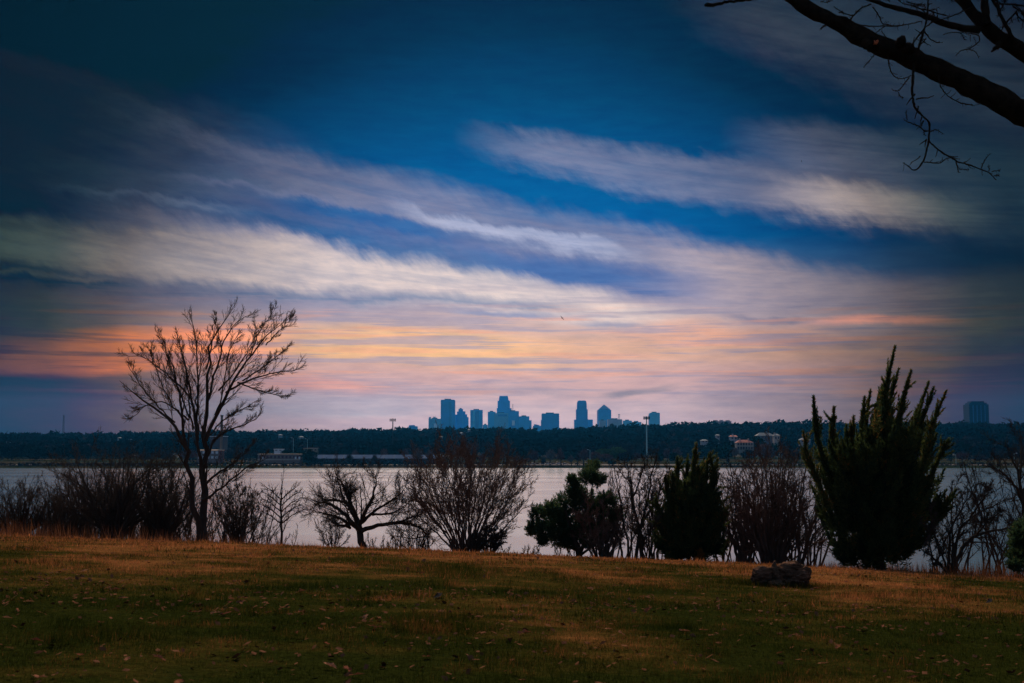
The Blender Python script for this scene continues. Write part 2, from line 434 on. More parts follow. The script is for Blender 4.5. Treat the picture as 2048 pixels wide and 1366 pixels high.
def grass_field(m, vec_scale=1.0):
    """0 = green turf, 1 = dry straw; patches lie where they lie on the lawn"""
    v = m.geo((.9, .55, 0))
    n1 = m.noise(v, 0.22, 4, .6)
    n2 = m.noise(m.geo((.5, 1, 0)), 1.3, 4, .6)
    g = m.add('ShaderNodeNewGeometry'); sp = m.add('ShaderNodeSeparateXYZ'); m.link(g.outputs['Position'], sp.inputs[0])
    # drier near the brow
    r = m.add('ShaderNodeMapRange', clamp=True); m.link(sp.outputs[1], r.inputs[0])
    r.inputs[1].default_value = 10; r.inputs[2].default_value = 42; r.inputs[3].default_value = -.08; r.inputs[4].default_value = .40
    s = m.math('ADD', m.math('MULTIPLY', n1, 1.75), m.math('MULTIPLY', n2, .75))
    return m.math('ADD', m.math('SUBTRACT', s, .85), r.outputs[0])

mg = Mat('lawn_soil', 1, 0)
f = grass_field(mg)
c = mg.ramp(f, [(.30, (.028, .036, .007)), (.50, (.070, .056, .012)), (.72, (.24, .11, .034)), (1.0, (.36, .17, .055))])
c = mg.mix(1.0, c, mg.ramp(mg.noise(mg.geo(), 14, 4, .7), [(.3, (.45, .45, .45)), (.7, (1.35, 1.35, 1.35))]), 'MULTIPLY')
mg.color(c); mg.bump(mg.noise(mg.geo(), 22, 4, .7), 1.0, .05)
xs = np.concatenate([np.linspace(-160, -42, 30)[:-1], np.linspace(-42, 42, 161), np.linspace(42, 160, 30)[1:]])
ys = np.concatenate([np.linspace(-60, 0, 16)[:-1], np.linspace(0, 62, 140), np.linspace(62, 125, 32)[1:]])
V, Q = grid(xs, ys, z_lawn)
tag(mesh_obj('lawn', V, Q, mg.m, smooth=True), kind='structure')

# far land: bank, park strip and wooded hill
RIDGE = [(-600, 870), (0, 868), (250, 866), (500, 863), (640, 860), (760, 859), (850, 858), (1000, 856), (1110, 861), (1200, 852), (1300, 849),
         (1400, 847), (1500, 846), (1600, 844), (1800, 846), (1900, 846), (2048, 848), (2700, 852)]
RY = 1850.0
rx = np.array([(p - 1024) / F for p, _ in RIDGE]); rz = np.array([EYE + (890 - q) / F * RY - 11.5 for _, q in RIDGE])
def z_far(X, Y):
    X = np.asarray(X, dtype=np.float64); Y = np.asarray(Y, dtype=np.float64)
    top = np.interp(X / np.maximum(Y, 1), rx, rz)
    shore = 792 + 8 * fbm(X / 90, X * 0, 11)
    t = np.clip((Y - shore) / 14, -1, 1); low = t * 1.3
    park = np.clip((Y - shore) / 200, 0, 1) * 2.2
    h = np.clip((Y - 1000) / (RY - 1000), 0, 1); h = h * h * (3 - 2 * h) * .55 + h * .45
    back = np.clip((Y - RY - 60) / 900, 0, 1)
    z = low + park + (top - 3.5) * h * (1 - back) + back * 14
    return np.where(Y > 980, z + 1.5 * fbm(X / 120, Y / 120, 21) * np.clip((Y - 980) / 100, 0, 1), z)
ml = Mat('park_grass', 1, 0)
n1 = ml.noise(ml.geo((.3, 1, 1)), .02, 4, .6)
ml.color(ml.ramp(n1, [(.3, (.010, .020, .008)), (.46, (.020, .028, .010)), (.58, (.055, .044, .024)), (.78, (.105, .062, .036))]))
ys = np.concatenate([np.linspace(770, 1000, 47)[:-1], np.linspace(1000, 2000, 56)[:-1], np.geomspace(2000, 7500, 12)])
V, Q = grid(np.linspace(-5200, 5200, 301), ys, z_far)
tag(mesh_obj('far_shore', V, Q, ml.m, smooth=True), kind='structure')

# lake
mw = Mat('lake_water', .18, .5); mw.b.inputs['IOR'].default_value = 1.33
n1 = mw.noise(mw.geo((.035, .30, 1)), .10, 5, .6); n2 = mw.noise(mw.geo((.5, 1.3, 1)), .35, 4, .65)
nn = mw.math('ADD', mw.math('MULTIPLY', n1, .65), mw.math('MULTIPLY', n2, .35))
mw.color(mw.ramp(nn, [(.35, (.075, .150, .21)), (.65, (.12, .21, .275))]))
rr = mw.add('ShaderNodeMapRange', clamp=True); mw.link(nn, rr.inputs[0])
rr.inputs[1].default_value = .36; rr.inputs[2].default_value = .66; rr.inputs[3].default_value = .13; rr.inputs[4].default_value = .215
mw.link(rr.outputs[0], mw.b.inputs['Roughness'])
V, Q = grid(np.linspace(-5200, 5200, 27), np.linspace(66, 815, 16), lambda X, Y: X * 0)
tag(mesh_obj('lake_water', V, Q, mw.m), kind='structure')

# ------------------------------------------------------------------ haze over lake and plain
mh = bpy.data.materials.new('haze_air'); mh.use_nodes = True
t = mh.node_tree; t.nodes.remove(t.nodes['Principled BSDF'])
pv = t.nodes.new('ShaderNodeVolumePrincipled')
pv.inputs['Color'].default_value = (.03, .39, .95, 1)
pv.inputs['Density'].default_value = HAZE_DENS
pv.inputs['Anisotropy'].default_value = HAZE_G
t.links.new(pv.outputs[0], t.nodes['Material Output'].inputs['Volume'])
x0, x1, y0, y1, z0, z1 = -5400, 5400, -400, 7560, -4.5, HAZE_TOP
V = [(x, y, z) for z in (z0, z1) for y in (y0, y1) for x in (x0, x1)]
hz = mesh_obj('haze', V, [[0, 2, 3, 1], [4, 5, 7, 6], [0, 1, 5, 4], [2, 6, 7, 3], [0, 4, 6, 2], [1, 3, 7, 5]], mh)
hz['kind'] = 'stuff'; hz['label'] = 'thin blue evening haze over the lake and the plain'
hz.display_type = 'BOUNDS'
# ------------------------------------------------------------------ far wood on the hill: one mass
def crown_cloud(C, R, H, n, size, rs, flat=.35, up=0.0):
    """n triangles spread through each crown. C (m,3) crown centres, R radii, H half heights"""
    m = len(C)
    u = rs.normal(size=(m, n, 3)); u /= np.linalg.norm(u, axis=2, keepdims=True)
    rad = rs.random((m, n, 1)) ** .45
    u[..., 2] = np.maximum(u[..., 2], -.75)
    P = C[:, None, :] + u * rad * np.stack([R, R, H], -1)[:, None, :]
    s = size[:, None, None] * rs.uniform(.55, 1.35, (m, n, 1))
    a = rs.normal(size=(m, n, 3)); a[..., 2] *= flat; a[..., 2] += up
    a /= np.linalg.norm(a, axis=2, keepdims=True)
    b = rs.normal(size=(m, n, 3)); b -= (b * a).sum(2, keepdims=True) * a; b /= np.linalg.norm(b, axis=2, keepdims=True)
    return P, a, b, s
def tris_from(P, a, b, s, ratio=.5):
    v = np.stack([P - b * s * ratio - a * s * .5, P + b * s * ratio - a * s * .5, P + a * s * .8], 2)
    v = v.reshape(-1, 3); f = np.arange(len(v), dtype=np.int32).reshape(-1, 3)
    return v, f

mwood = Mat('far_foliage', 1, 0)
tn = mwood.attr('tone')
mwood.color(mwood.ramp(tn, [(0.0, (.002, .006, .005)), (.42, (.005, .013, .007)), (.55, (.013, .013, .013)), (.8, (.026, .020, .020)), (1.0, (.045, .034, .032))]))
rs = np.random.default_rng(11)
pts = []
Y = 1010.0
while Y < RY + 40:
    step = 10 + (Y - 1000) * .006
    hw = .50 * Y + 60
    xs_ = np.arange(-hw, hw, step * 1.05) + rs.uniform(-4, 4)
    for_x = xs_ + rs.uniform(-4, 4, len(xs_))
    pts.append(np.stack([for_x, np.full(len(xs_), Y) + rs.uniform(-4, 4, len(xs_))], 1))
    Y += step * 1.45
pts = np.concatenate(pts)
keep = ~((pts[:, 1] < 1110) & (fbm(pts[:, 0] / 60, pts[:, 1] / 60, 41) > .05 + (pts[:, 1] - 1010) / 260))
pts = pts[keep]
CLEAR_FOR = [(1468, 1512, 1085, 300), (1396, 1420, 1135, 45), (1428, 1443, 1155, 45), (1456, 1478, 1155, 200), (1508, 1563, 1175, 220), (1596, 1626, 1125, 200), (876, 889, 1385, 110),
             (917, 929, 1505, 110), (932, 943, 1605, 110), (233, 244, 1405, 110), (255, 266, 1405, 110), (99, 119, 1155, 110), (11, 33, 1305, 110), (554, 566, 1505, 110), (595, 609, 1455, 110), (417, 451, 1010, 150)]
pxs = 1024 + F * pts[:, 0] / pts[:, 1]; keep = np.ones(len(pts), bool)
for (pa, pb, yy, dd) in CLEAR_FOR: keep &= ~((pxs > pa - 3) & (pxs < pb + 3) & (pts[:, 1] < yy + 14) & (pts[:, 1] > yy - dd))
pts = pts[keep]
zg = z_far(pts[:, 0], pts[:, 1])
tone = np.clip(.42 + .75 * fbm(pts[:, 0] / 110, pts[:, 1] / 50, 31) + rs.normal(0, .18, len(pts)), 0, 1)
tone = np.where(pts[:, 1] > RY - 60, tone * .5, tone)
R = rs.uniform(4.2, 7.4, len(pts)); H = R * rs.uniform(.75, 1.05, len(pts))
R = R * 1.15; zc = zg + H * .9 + rs.uniform(.0, 1.8, len(pts)) + 1.4 * fbm(pts[:, 0] / 55, pts[:, 1] / 90, 35)
C3 = np.stack([pts[:, 0], pts[:, 1], zc], -1)
P, a, b, s = crown_cloud(C3, R, H, 34, R * .56, rs)
v, f = tris_from(P, a, b, s, .6)
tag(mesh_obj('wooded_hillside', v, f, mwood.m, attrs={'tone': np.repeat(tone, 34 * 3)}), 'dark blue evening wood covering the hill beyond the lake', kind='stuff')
# dark undergrowth between the crowns
xs_ = np.linspace(-1300, 1300, 131); ys_ = np.linspace(1040, RY + 30, 40)
V, Q = grid(xs_, ys_, lambda X, Y: z_far(X, Y) + 2.2 + 1.5 * fbm(X / 14, Y / 14, 51) - 4.5 * np.clip((1080 - Y) / 40, 0, 1))
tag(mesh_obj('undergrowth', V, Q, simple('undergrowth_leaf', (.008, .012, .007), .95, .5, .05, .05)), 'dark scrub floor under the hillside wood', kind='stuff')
# bare tops along the ridge
n = 620
X = rs.uniform(-900, 900, n); Yr = np.full(n, RY) + rs.uniform(-20, 30, n)
zt = z_far(X, Yr) + rs.uniform(9.5, 13.5, n) * np.where(fbm(X / 40, X * 0, 61) > -.1, 1, .82)
Rr = rs.uniform(2.5, 5.5, n)
u = rs.normal(size=(n, 26, 3)); u[..., 2] = np.abs(u[..., 2]) * 1.0; u /= np.linalg.norm(u, axis=2, keepdims=True)
base = np.stack([X, Yr, zt - Rr * 1.1], -1)[:, None, :]
tip = base + u * Rr[:, None, None] * rs.uniform(.6, 1.25, (n, 26, 1))
w_ = np.cross(u, np.array([0, 1.0, 0])); w_ /= (np.linalg.norm(w_, axis=2, keepdims=True) + 1e-6); w_ = w_ * .22
st_ = base + (tip - base) * rs.uniform(0, .5, (n, 26, 1))
v = np.stack([st_ - w_, st_ + w_, tip], 2).reshape(-1, 3); f = np.arange(len(v), dtype=np.int32).reshape(-1, 3)
tag(mesh_obj('ridge_tree_tops', v, f, simple('bare_twig_far', (.03, .022, .02), .95, .3, .05, .05)), 'thin bare tree tops standing along the skyline of the hill', kind='stuff')

# ------------------------------------------------------------------ building kit
def box_vf(x0, x1, y0, y1, z0, z1):
    V = [(x, y, z) for z in (z0, z1) for y in (y0, y1) for x in (x0, x1)]
    return V, [[0, 2, 3, 1], [4, 5, 7, 6], [0, 1, 5, 4], [2, 6, 7, 3], [0, 4, 6, 2], [1, 3, 7, 5]]
def boxes(name, L, mat, parent=None):
    V, Fc = [], []
    for bx in L:
        v, f = box_vf(*bx); o = len(V); V += v; Fc += [[i + o for i in q] for q in f]
    return mesh_obj(name, V, Fc, mat, parent)
def prism(name, outline, y0, y1, mat, parent=None):
    """outline [(x, z)] extruded along y"""
    n = len(outline)
    V = [(x, y0, z) for x, z in outline] + [(x, y1, z) for x, z in outline]
    Fc = [list(range(n)), list(range(2 * n - 1, n - 1, -1))] + [[i, i + n, (i + 1) % n + n, (i + 1) % n] for i in range(n)]
    return mesh_obj(name, V, Fc, mat, parent)
def facade(name, wall, glass, floor=4.0, bay=3.0, rough=.35):
    m = Mat(name, rough, .5)
    g = m.add('ShaderNodeNewGeometry'); s = m.add('ShaderNodeSeparateXYZ'); m.link(g.outputs['Position'], s.inputs[0])
    fz = m.math('FRACT', m.math('DIVIDE', s.outputs[2], floor))
    fx = m.math('FRACT', m.math('DIVIDE', m.math('ADD', s.outputs[0], s.outputs[1]), bay))
    k = m.math('MULTIPLY', m.math('GREATER_THAN', fz, .35), m.math('GREATER_THAN', fx, .25))
    c = m.mix(k, wall, glass)
    c = m.mix(1.0, c, m.ramp(m.noise(m.geo(), .02, 3), [(.3, (.85,) * 3), (.7, (1.15,) * 3)]), 'MULTIPLY')
    m.color(c); return m.m
CY = 6240
def zpx(py, Y=CY): return float(at(1024, py, Y)[2])
def xpx(px, Y=CY): return float(at(px, 850, Y)[0])
FBLUE = facade('haze_blue_facade', (.01, .30, .78), (.003, .20, .62))  # haze blue of the far skyline put into these facade colours
FDARK = facade('dark_haze_blue_facade', (.004, .14, .46), (.002, .08, .32))
FBLUE_L = facade('light_haze_blue_facade', (.05, .42, .85), (.02, .30, .72))
FBLUE_D = facade('deep_haze_blue_facade', (.004, .18, .58), (.002, .11, .44))
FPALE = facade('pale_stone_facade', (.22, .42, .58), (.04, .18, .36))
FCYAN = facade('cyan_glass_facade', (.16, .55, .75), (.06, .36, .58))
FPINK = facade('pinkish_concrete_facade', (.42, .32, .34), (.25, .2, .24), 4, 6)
MMET = simple('grey_metal', (.12, .14, .15), .5, .2)
MWHITE = simple('white_panel', (.85, .86, .88), .7, .1)
ROOF = simple('tower_roof', (.04, .06, .09), .8, .2, .05)
BASEZ = 8.0
def tower(name, label, px0, px1, pytop, mat, Y=CY, depth=None, steps=(), group='towers of the downtown skyline', chamfer=0):
    """main shaft plus side steps [(px0, px1, pytop)]; returns the root"""
    x0, x1 = xpx(px0, Y), xpx(px1, Y); d = depth or (x1 - x0) * .8
    r = empty(name, ((x0 + x1) / 2, Y + d / 2, BASEZ), label, 'skyscraper', group)
    zt = zpx(pytop, Y); c = chamfer * (x1 - x0)
    out = [(x0, BASEZ), (x1, BASEZ), (x1, zt - c * 1.2), (x1 - c, zt), (x0 + c, zt), (x0, zt - c * 1.2)] if c else [(x0, BASEZ), (x1, BASEZ), (x1, zt), (x0, zt)]
    prism('tower_shaft', out, Y, Y + d, mat, r)
    boxes('roof_plant', [(x0 + (x1 - x0) * .25, x0 + (x1 - x0) * .7, Y + d * .3, Y + d * .7, zt + .02, zt + 5)], ROOF, r)
    for i, (a0, a1, p) in enumerate(steps):
        xa, xb = xpx(a0, Y), xpx(a1, Y)
        boxes('tower_wing', [(xa, xb, Y + d * (.12 + .06 * i), Y + d * (.86 - .05 * i), BASEZ, zpx(p, Y))], mat, r)
    return r, x0, x1, Y, d, zt
G_ = 'towers of the downtown skyline'
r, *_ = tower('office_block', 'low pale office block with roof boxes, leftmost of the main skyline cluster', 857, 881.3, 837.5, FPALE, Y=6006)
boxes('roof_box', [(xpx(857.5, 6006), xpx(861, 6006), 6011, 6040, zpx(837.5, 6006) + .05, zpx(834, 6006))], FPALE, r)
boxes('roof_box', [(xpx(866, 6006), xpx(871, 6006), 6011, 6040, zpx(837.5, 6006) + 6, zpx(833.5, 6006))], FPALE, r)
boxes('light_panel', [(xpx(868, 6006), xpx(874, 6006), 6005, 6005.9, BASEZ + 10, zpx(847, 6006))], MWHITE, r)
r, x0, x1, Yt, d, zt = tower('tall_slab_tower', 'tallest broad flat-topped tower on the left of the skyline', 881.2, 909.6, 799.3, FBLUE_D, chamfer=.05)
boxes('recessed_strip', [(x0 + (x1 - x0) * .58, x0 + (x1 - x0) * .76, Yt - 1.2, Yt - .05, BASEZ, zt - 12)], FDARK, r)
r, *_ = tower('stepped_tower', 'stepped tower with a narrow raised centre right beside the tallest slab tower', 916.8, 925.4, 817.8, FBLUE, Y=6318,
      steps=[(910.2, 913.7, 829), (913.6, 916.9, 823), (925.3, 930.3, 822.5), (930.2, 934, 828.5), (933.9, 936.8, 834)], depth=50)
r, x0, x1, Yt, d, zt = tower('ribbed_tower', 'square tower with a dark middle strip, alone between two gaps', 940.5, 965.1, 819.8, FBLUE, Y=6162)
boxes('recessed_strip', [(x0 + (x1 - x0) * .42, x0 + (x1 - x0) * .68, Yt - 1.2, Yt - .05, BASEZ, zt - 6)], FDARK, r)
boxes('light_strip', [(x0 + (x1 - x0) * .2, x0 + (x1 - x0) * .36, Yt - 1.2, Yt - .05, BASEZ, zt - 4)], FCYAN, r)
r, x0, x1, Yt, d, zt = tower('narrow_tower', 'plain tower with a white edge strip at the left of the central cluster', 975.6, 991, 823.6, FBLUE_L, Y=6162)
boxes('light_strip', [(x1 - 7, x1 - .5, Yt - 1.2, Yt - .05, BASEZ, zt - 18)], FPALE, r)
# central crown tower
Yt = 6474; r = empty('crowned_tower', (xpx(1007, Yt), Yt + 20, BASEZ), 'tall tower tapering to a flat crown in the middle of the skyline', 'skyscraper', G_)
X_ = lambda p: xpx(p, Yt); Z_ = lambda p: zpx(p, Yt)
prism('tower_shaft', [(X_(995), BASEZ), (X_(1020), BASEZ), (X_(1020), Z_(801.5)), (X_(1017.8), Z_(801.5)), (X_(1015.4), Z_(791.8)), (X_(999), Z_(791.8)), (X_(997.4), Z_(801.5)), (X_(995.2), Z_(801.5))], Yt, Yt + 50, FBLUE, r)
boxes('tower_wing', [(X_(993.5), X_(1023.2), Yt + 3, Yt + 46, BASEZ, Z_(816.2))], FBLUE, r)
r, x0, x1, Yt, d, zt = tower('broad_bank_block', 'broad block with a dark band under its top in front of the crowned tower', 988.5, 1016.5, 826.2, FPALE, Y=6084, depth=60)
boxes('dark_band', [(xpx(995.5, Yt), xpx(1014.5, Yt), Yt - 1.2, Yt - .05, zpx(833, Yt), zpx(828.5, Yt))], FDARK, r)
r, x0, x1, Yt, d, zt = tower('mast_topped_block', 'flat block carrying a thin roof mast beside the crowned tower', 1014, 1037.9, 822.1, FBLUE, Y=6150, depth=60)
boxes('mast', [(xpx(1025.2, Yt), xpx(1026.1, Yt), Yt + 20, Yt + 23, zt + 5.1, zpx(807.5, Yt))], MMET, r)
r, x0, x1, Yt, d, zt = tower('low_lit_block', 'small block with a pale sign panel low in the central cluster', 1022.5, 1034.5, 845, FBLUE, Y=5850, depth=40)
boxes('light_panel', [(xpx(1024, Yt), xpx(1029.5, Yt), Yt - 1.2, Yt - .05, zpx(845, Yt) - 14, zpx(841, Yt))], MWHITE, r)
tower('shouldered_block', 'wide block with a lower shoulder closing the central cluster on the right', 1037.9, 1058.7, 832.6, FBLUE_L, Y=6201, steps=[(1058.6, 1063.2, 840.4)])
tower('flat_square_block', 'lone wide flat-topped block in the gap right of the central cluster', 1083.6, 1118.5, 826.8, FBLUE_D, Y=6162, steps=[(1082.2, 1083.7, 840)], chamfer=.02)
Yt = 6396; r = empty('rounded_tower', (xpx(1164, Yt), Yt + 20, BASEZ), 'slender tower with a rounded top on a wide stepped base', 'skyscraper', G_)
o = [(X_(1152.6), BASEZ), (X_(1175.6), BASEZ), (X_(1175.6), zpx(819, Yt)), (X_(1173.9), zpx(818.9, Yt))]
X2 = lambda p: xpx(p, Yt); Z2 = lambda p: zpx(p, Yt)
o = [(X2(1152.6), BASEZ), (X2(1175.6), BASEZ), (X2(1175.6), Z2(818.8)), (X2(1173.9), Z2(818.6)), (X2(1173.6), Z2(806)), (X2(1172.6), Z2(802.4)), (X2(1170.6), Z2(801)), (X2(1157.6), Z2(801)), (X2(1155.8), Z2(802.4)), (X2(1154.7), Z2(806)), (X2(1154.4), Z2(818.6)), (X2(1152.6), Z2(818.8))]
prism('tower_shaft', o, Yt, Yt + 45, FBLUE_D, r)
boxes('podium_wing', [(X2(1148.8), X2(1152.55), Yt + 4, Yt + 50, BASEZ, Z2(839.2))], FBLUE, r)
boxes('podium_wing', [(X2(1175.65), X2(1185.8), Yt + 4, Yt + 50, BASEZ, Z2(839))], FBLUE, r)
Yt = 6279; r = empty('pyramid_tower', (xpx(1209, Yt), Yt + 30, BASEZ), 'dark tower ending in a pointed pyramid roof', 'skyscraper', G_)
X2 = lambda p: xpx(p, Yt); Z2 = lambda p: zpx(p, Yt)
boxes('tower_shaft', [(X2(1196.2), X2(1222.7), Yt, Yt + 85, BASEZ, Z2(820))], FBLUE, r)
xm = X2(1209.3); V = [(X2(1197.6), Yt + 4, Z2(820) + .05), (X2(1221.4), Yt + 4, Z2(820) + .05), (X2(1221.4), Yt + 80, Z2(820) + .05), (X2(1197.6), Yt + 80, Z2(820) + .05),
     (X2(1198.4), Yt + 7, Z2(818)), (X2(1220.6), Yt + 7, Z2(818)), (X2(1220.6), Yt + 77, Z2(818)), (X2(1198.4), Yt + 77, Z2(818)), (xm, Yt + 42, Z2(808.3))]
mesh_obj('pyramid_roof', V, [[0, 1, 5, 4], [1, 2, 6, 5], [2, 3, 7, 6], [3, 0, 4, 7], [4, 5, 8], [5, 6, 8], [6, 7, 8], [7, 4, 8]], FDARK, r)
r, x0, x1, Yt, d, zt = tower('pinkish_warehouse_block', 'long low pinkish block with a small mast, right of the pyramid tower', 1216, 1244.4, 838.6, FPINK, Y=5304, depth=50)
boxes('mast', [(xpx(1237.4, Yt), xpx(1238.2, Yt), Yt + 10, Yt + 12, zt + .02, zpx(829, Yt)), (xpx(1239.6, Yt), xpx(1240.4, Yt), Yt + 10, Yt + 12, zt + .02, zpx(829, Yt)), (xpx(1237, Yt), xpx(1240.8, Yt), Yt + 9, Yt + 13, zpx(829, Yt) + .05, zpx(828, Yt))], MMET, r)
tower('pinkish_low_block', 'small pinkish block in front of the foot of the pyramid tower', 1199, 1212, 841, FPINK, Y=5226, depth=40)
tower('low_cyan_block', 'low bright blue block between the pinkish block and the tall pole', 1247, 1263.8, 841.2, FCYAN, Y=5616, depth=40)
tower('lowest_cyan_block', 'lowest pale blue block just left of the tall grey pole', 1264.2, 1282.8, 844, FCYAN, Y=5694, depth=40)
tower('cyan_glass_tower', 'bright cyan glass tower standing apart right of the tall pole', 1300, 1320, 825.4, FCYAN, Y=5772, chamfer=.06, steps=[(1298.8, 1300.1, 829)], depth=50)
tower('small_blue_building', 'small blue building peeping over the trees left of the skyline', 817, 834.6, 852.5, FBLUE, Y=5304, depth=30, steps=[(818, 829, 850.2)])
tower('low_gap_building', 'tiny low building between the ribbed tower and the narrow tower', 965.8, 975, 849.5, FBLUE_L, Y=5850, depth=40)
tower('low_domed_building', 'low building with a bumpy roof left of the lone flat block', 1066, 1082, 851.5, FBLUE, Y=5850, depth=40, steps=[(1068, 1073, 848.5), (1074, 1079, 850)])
r, x0, x1, Yt, d, zt = tower('dark_apartment_tower', 'broad dark tower alone on the ridge at the far right', 1939.4, 1978.6, 808.6, facade('dusky_facade', (.001, .022, .10), (.0005, .009, .045), 3.5, 4, 1), Y=2600, depth=34, steps=[(1941.6, 1976.4, 805.4), (1945.8, 1971.8, 802.2)], group=None)
for q in (.2, .4, .6, .8):
    boxes('pilaster', [(x0 + (x1 - x0) * q - .6, x0 + (x1 - x0) * q + .6, Yt - .7, Yt - .05, BASEZ, zt - 2)], FDARK, r)
Yt = 2300
r = empty('hazy_condominium', (xpx(1445, Yt), Yt, 30), 'hazy pale flat-roofed apartment building rising over the right part of the ridge', 'building')
X2 = lambda p: xpx(p, Yt); Z2 = lambda p: zpx(p, Yt)
boxes('wall', [(X2(1428), X2(1463), Yt, Yt + 14, 20, Z2(842.3))], FPINK, r)
boxes('roof_box', [(X2(1430), X2(1436), Yt + 2, Yt + 8, Z2(842.3) + .02, Z2(840.3))], FPINK, r)
boxes('roof_box', [(X2(1440), X2(1447), Yt + 2, Yt + 8, Z2(842.3) + .02, Z2(840))], FPINK, r)
boxes('roof_box', [(X2(1452), X2(1460), Yt + 2, Yt + 8, Z2(842.3) + .02, Z2(840.4))], FPINK, r)

# ------------------------------------------------------------------ poles, masts, wires
def tube_mesh(name, pts, rads, mat, parent=None, sides=8):
    V, Q = tubes([np.array(pts, float)], [np.array(rads, float)], sides)
    return mesh_obj(name, V, Q, mat, parent, smooth=True)
def tubes(paths, radii, S=6):
    """list of node arrays -> one quad mesh"""
    Vs, Qs, o = [], [], 0
    for P, R in zip(paths, radii):
        T = np.gradient(P, axis=0); T /= (np.linalg.norm(T, axis=1, keepdims=True) + 1e-9)
        up = np.array([0.0, 1.0, 0.0]); 
        if abs(T[0] @ up) > .9: up = np.array([1.0, 0, 0])
        A = np.cross(T, up); A /= (np.linalg.norm(A, axis=1, keepdims=True) + 1e-9); B = np.cross(T, A)
        th = np.arange(S) * 2 * np.pi / S
        V = P[:, None] + R[:, None, None] * (np.cos(th)[None, :, None] * A[:, None] + np.sin(th)[None, :, None] * B[:, None])
        k = len(P); i = np.arange(k - 1)[:, None] * S; j = np.arange(S)[None]
        q = np.stack([i + j, i + (j + 1) % S, i + S + (j + 1) % S, i + S + j], -1).reshape(-1, 4) + o
        Vs.append(V.reshape(-1, 3)); Qs.append(q); o += k * S
    return np.concatenate(Vs), np.concatenate(Qs)
MPOLE = simple('pole_paint_green', (.50, .72, .68), .6, .1)
MPOLED = simple('pole_steel_dark', (.03, .035, .04), .6, .2)
def phone_mast(px, pyt, pyb, Y, label, pole_mat, headw, nant):
    p0 = at(px, pyb, Y); p1 = at(px, pyt, Y); gz = float(z_far(p0[0], Y))
    r = empty('phone_mast', (p0[0], Y, gz), label, 'mast', 'phone masts beyond the lake')
    tube_mesh('pole', [(p0[0], Y, gz - .5), (p0[0], Y, p1[2] + .2)], [.62, .42], pole_mat, r, 10)
    w = headw / F * Y
    boxes('platform', [(p0[0] - w * .42, p0[0] + w * .42, Y - .6, Y + .6, p1[2] - 1.35, p1[2] - 1.15)], MPOLED, r)
    for k in range(nant):
        x = p0[0] + (k / (nant - 1) - .5) * w * .88
        boxes('antenna_panel', [(x - .36, x + .36, Y - .95 + .2 * (k % 2), Y - .65 + .2 * (k % 2), p1[2] - 2.5, p1[2])], MPOLED, r)
    return r, p1
phone_mast(785.3, 837.3, 893, 1080, 'dark phone mast with a clustered head, left of the skyline towers', MPOLED, 12, 5)
rpole, ptop = phone_mast(1293.7, 833, 912, 990, 'tall pale green phone mast standing by the shore right of the skyline', MPOLE, 12.6, 6)
# power lines hung past the mast
mwire = simple('wire_steel', (.05, .075, .08), .9, .1, 1, 0)
for (py, d_) in ((872.5, 0), (884.5, 3), (897, -3)):
    pa = at(905 if d_ else 990, py + 22, 985 + d_); pm = at(1293.7, py, 990 + d_); pb = at(1640, py + 14 + d_, 1000 + d_); pc = at(640, py + 30, 985 + d_)
    path = []
    for (s0, s1, sag) in ((pa, pm, 2.2), (pm, pb, 1.6)):
        for t_ in np.linspace(0, 1, 20): path.append(s0 + (s1 - s0) * t_ - np.array([0, 0, sag * 4 * t_ * (1 - t_)]))
    path = [p for i, p in enumerate(path) if i != 20]
    w_ = tube_mesh('power_line', path, [.06] * len(path), mwire, None, 4)
    tag(w_, {0: 'uppermost sagging power line across the wooded hill', 3: 'middle sagging power line across the wooded hill', -3: 'lowest sagging power line across the wooded hill'}[d_], 'power line', 'power lines over the far shore')
# lattice mast far left
Yt = 2600; p0 = at(126.5, 866, Yt); p1 = at(126.5, 829.5, Yt)
r = empty('lattice_mast', (p0[0], Yt, 20), 'thin tall lattice radio mast above the ridge at the far left', 'mast')
LP = []
for sx_ in (-1, 1):
    for sy_ in (-1, 1):
        tube_mesh('mast_leg', [(p0[0] + sx_ * 2.0, Yt + sy_ * 2.0, 20), (p0[0] + sx_ * .8, Yt + sy_ * .8, p1[2])], [.3, .25], MPOLED, r, 4)
P_, R_ = [], []
for i in range(14):
    z0_ = 22 + i * (p1[2] - 24) / 14; z1_ = z0_ + (p1[2] - 24) / 14; w_ = 2.0 - 1.1 * i / 14
    P_.append(np.array([(p0[0] - w_, Yt - w_, z0_), (p0[0] + w_, Yt - w_, z1_)])); R_.append(np.array([.12, .12]))
    P_.append(np.array([(p0[0] + w_, Yt - w_, z0_), (p0[0] - w_, Yt - w_, z1_)])); R_.append(np.array([.12, .12]))
V, Q = tubes(P_, R_, 4); mesh_obj('lattice_bracing', V, Q, MPOLED, r)

# ------------------------------------------------------------------ buildings on the far shore
BRICK = Mat('red_brick', .9, .1)
bt = BRICK.add('ShaderNodeTexBrick'); bt.inputs['Scale'].default_value = 1.0
bt.inputs['Color1'].default_value = (.42, .11, .09, 1); bt.inputs['Color2'].default_value = (.32, .08, .07, 1); bt.inputs['Mortar'].default_value = (.25, .2, .18, 1)
BRICK.link(BRICK.obj((1, 1, 1)), bt.inputs['Vector']); BRICK.color(bt.outputs['Color']); BRICK = BRICK.m
STONE = simple('pale_stucco', (.48, .40, .33), .85, .15, .5)
GLASS = simple('window_glass', (.02, .03, .05), .15, .2, .5, .5)
TILE = simple('red_roof_tile', (.45, .12, .09), .85, .25, 1)
GREYROOF = simple('grey_shingle', (.16, .20, .22), .85, .2, 1)
WHITEROOF = simple('pale_metal_roof', (.13, .19, .30), 1, .12, .3, 0)
TAN = simple('tan_coping', (.40, .30, .22), .85, .15)

